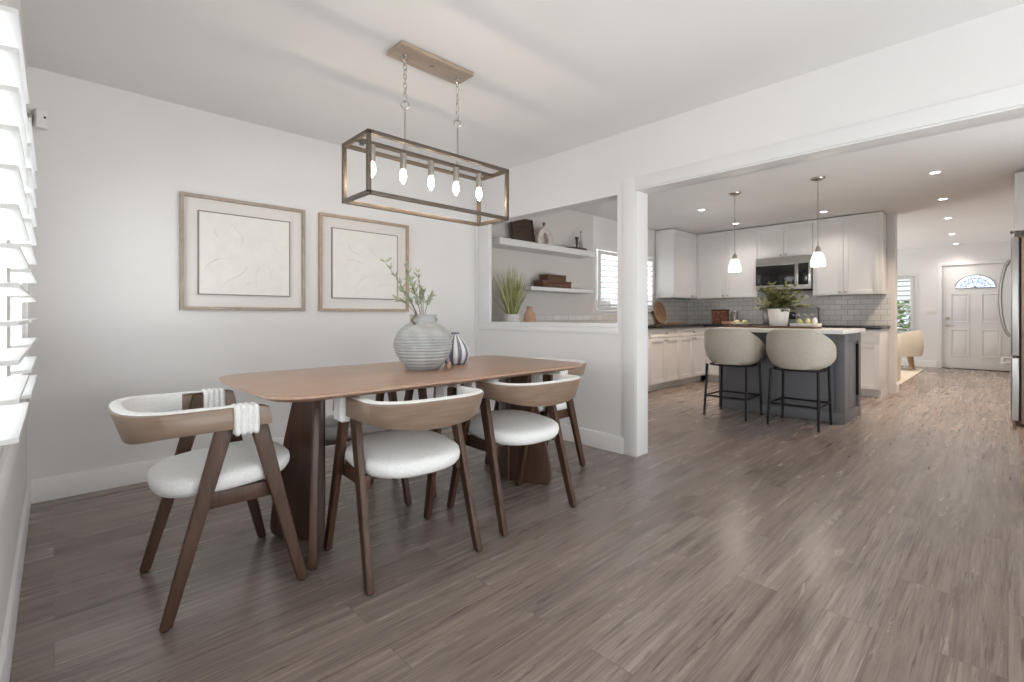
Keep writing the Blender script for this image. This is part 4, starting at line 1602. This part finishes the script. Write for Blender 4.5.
d_ = m.build('freezer_drawer', M['steel'], t, world=True)
m = MB()
m.tube([(fx0 + .06, FY + .055, .595), (fx1 - .06, FY + .055, .595)], .0135, 10)
for xx in (fx0 + .09, fx1 - .09):
    m.tube([(xx, FY - .004, .595), (xx, FY + .055, .595)], .011, 10)
m.build('handle', M['steel'], d_, origin=ROOT_LOC[t.name])
m = MB()
m.box((fx0 + .006, FY - .0695, .06), (fx1 - .006, FY - .0585, 1.79))
m.build('gasket', M['black'], t, world=True)
cabinet('wall_cabinet', 'white wall cabinet above the refrigerator', (fx1, -.045, 0), R(180), fx1 - fx0, .74, 1.86, 2.41, [('door', 0, .45, 1.86, 2.41, .41, 1.90), ('door', .45, .90, 1.86, 2.41, .49, 1.90)])

# ------------------------------------------------------------------ living room glimpsed past the kitchen
m = MB()
m.box((9.25, 1.13, .001), (12.35, 3.4, .016), .004)
tag(m.build('rug', M['rug']), 'cream pile rug by the front window', 'rug')
RZ = .0165
t = thing('armchair', 'cream boucle armchair half hidden behind the end wall', 'armchair', (9.75, 1.70, RZ))
m = MB()
m.box((-.36, -.40, .002), (.42, .40, .40), .06, 4)
m.build('seat', M['boucle2'], t)
m = MB()
rings = []
for k in range(25):
    a = R(-125) + R(250) * k / 24
    ring = []
    for (r, z) in ((.50, .002), (.52, .40), (.50, .64), (.46, .685), (.40, .66), (.38, .40), (.38, .002)):
        ring.append((-r * math.cos(a) * .9 + .03, r * math.sin(a), z))
    rings.append(ring)
m.rings(rings)
m.build('back', M['boucle2'], t, angle=60)
t = thing('barrel_chair', 'small cream boucle barrel chair with wooden legs, near the front window', 'armchair', (11.9, 1.44, RZ))
m = MB()
m.lathe([(.001, .26), (.24, .26), (.28, .29), (.285, .36), (.27, .41), (.001, .42)], seg=32)
m.build('seat', M['boucle2'], t, angle=60)
m = MB()
rings = []
for k in range(25):
    a = R(-110) + R(220) * k / 24
    lift = .10 * math.cos(a * .8)
    ring = []
    for (r, z) in ((.31, .27), (.34, .45), (.33, .62 + lift), (.29, .67 + lift), (.245, .63 + lift), (.235, .43), (.24, .27)):
        ring.append((r * math.sin(a), -r * math.cos(a), z))
    rings.append(ring)
m.rings(rings)
m.build('back', M['boucle2'], t, angle=60)
for k in range(4):
    a = R(45 + 90 * k)
    m = MB()
    m.tube([(.23 * math.cos(a), .23 * math.sin(a), .006), (.19 * math.cos(a), .19 * math.sin(a), .265)], [.022, .034], 12)
    m.build('leg', M['tanwood'], t)
t = thing('switch_plate', 'white light switch plate on the wall between the front window and door', 'switch', (FX - .002, 1.09, 1.09))
bx((FX - .009, 1.0, 1.095), (FX - .001, 1.18, 1.215), .002).build('plate', M['plate'], t, world=True)
m = MB()
for q in (1.045, 1.09, 1.135):
    m.box((FX - .012, q - .012, 1.125), (FX - .0085, q + .012, 1.185), .002)
m.build('rocker', M['trim'], t, world=True)

# hedge outside the front window, one dense mass of leaves
h = MB()
rnd = random.Random(2)
for i in range(2600):
    p = Vector((rnd.uniform(14.3, 15.6), rnd.uniform(.4, 4.6), rnd.uniform(-.1, 1.45)))
    leaf(h, p, (rnd.uniform(-1, 1), rnd.uniform(-1, 1), rnd.uniform(-.6, 1)), (rnd.uniform(-1, 1), rnd.uniform(-1, 1), 1), rnd.uniform(.10, .2), rnd.uniform(.06, .11))
o = h.build('hedge', M['hedge'])
o['kind'] = 'stuff'
tag(o, 'green hedge outside the front window', 'hedge')
m = MB()
m.box((2.0, 6.2, -.12), (9.0, 6.3, 1.35))
for k in range(46):
    m.box((2.0 + k * .152, 6.17, -.12), (2.0 + k * .152 + .145, 6.2, 1.4 + .02 * (k % 2)))
o = m.build('fence', M['fence'])
tag(o, 'grey board fence outside the kitchen window', 'fence')

# ------------------------------------------------------------------ lights
w = bpy.data.worlds.new('daylight')
sc.world = w
w.use_nodes = True
bg = w.node_tree.nodes['Background']
bg.inputs['Color'].default_value = (.90, .95, 1.0, 1)
bg.inputs['Strength'].default_value = 1.1

def area(name, loc, rot, sx, sy, power, col=(1, 1, 1), spread=180):
    l = bpy.data.lights.new(name, 'AREA')
    l.shape = 'RECTANGLE'
    l.size, l.size_y = sx, sy
    l.energy = power
    l.color = col
    l.spread = R(spread)
    o = bpy.data.objects.new(name, l)
    o.location = loc
    o.rotation_euler = rot
    COL.objects.link(o)
    return o
area('daylight rear slider', (1.6, REAR - .35, 1.25), (R(90), 0, 0), 2.4, 2.2, 40, (1, .995, .985))  # added lamp behind the unseen rear glazing
area('sunlit patio bounce', (1.6, REAR - 1.3, -.1), (R(155), 0, 0), 4.0, 2.2, 260, (1, .997, .99))  # added lamp aimed up to brighten the ceiling
area('daylight near left window', (-.75, 0.0, 1.5), (0, R(-90), 0), 1.9, 2.4, 34, (.98, .99, 1))  # added lamp at the made-up window beside the camera
area('sunlit ground bounce, near left window', (-1.3, 0.0, -.1), (0, R(-145), 0), 1.7, 3.0, 40, (1, .995, .985))  # added lamp under the made-up window, aimed up and in
area('daylight left window', (-.75, 2.45, 1.6), (0, R(-90), 0), 1.9, 2.2, 52, (.97, .985, 1))
area('sunlit ground bounce, left window', (-1.3, 2.45, -.1), (0, R(-145), 0), 1.7, 3.4, 150, (1, .99, .97))  # added lamp outside, aimed up between the louvers at the ceiling
area('daylight kitchen window', (6.2, KY + .5, 1.75), (R(-90), 0, 0), 1.6, 1.1, 4, (.97, .985, 1))
area('sunlit ground bounce, kitchen window', (6.2, KY + 1.0, .2), (R(-140), 0, 0), 2.4, 1.4, 210, (1, .99, .97))  # added lamp below the window, lifts the kitchen ceiling
area('daylight right kitchen window', (4.55, RY - .6, 1.3), (R(90), 0, 0), 2.4, 1.9, 4, (1, .995, .98))  # added lamp; no window is known on this side
area('sunlit ground bounce, right kitchen window', (4.55, RY - 2.0, -.1), (R(152), 0, 0), 4.0, 2.6, 330, (1, .99, .975))  # added lamp aimed up to make the kitchen brighter
area('daylight living window', (10.8, KY + .4, 1.4), (R(-90), 0, 0), 3.0, 1.8, 60, (1, .99, .97))  # added lamp at the unseen living room window
area('sunlit ground bounce, living window', (10.8, KY + 1.6, -.1), (R(-150), 0, 0), 3.6, 2.0, 380, (1, .985, .96))  # added lamp aimed up through the unseen living room window

def spot(name, x, y, power, size=120, col=(1, .90, .78), z=H - .01):
    l = bpy.data.lights.new(name, 'SPOT')
    l.energy = power
    l.spot_size = R(size)
    l.spot_blend = 1.0
    l.shadow_soft_size = .05
    l.color = col
    o = bpy.data.objects.new(name, l)
    o.location = (x, y, z)
    COL.objects.link(o)
for i, (x, y, l) in enumerate(DL):
    near = x > 7.3 and y > 1 or x > 12
    spot('downlight beam', x, y, 28 if near else 150, 140 if near else 115, (1, .93, .86) if near else (1, .81, .63))
def point(name, p, power, rad, col):
    l = bpy.data.lights.new(name, 'POINT')
    l.energy = power
    l.shadow_soft_size = rad
    l.color = col
    o = bpy.data.objects.new(name, l)
    o.location = p
    COL.objects.link(o)
for (x, y) in ((5.588, 2.155), (5.588, 1.336)):
    point('pendant lamp light', (x, y, H - .93), 3, .06, (1, .88, .72))
for xb in bulbs:
    point('candle bulb light', (xb, CY, 1.735), 1.3, .015, (1, .80, .58))

# ------------------------------------------------------------------ colour management
vs = sc.view_settings
sc.display_settings.display_device = 'sRGB'
vs.view_transform = 'Standard'
vs.look = 'None'
vs.gamma = 1
vs.exposure = 0.22
vs.use_curve_mapping = False
sc.cycles.use_denoising = True
sc.cycles.max_bounces = 10
sc.cycles.diffuse_bounces = 6
sc.cycles.sample_clamp_indirect = 6
sc.cycles.caustics_reflective = False
sc.cycles.caustics_refractive = False
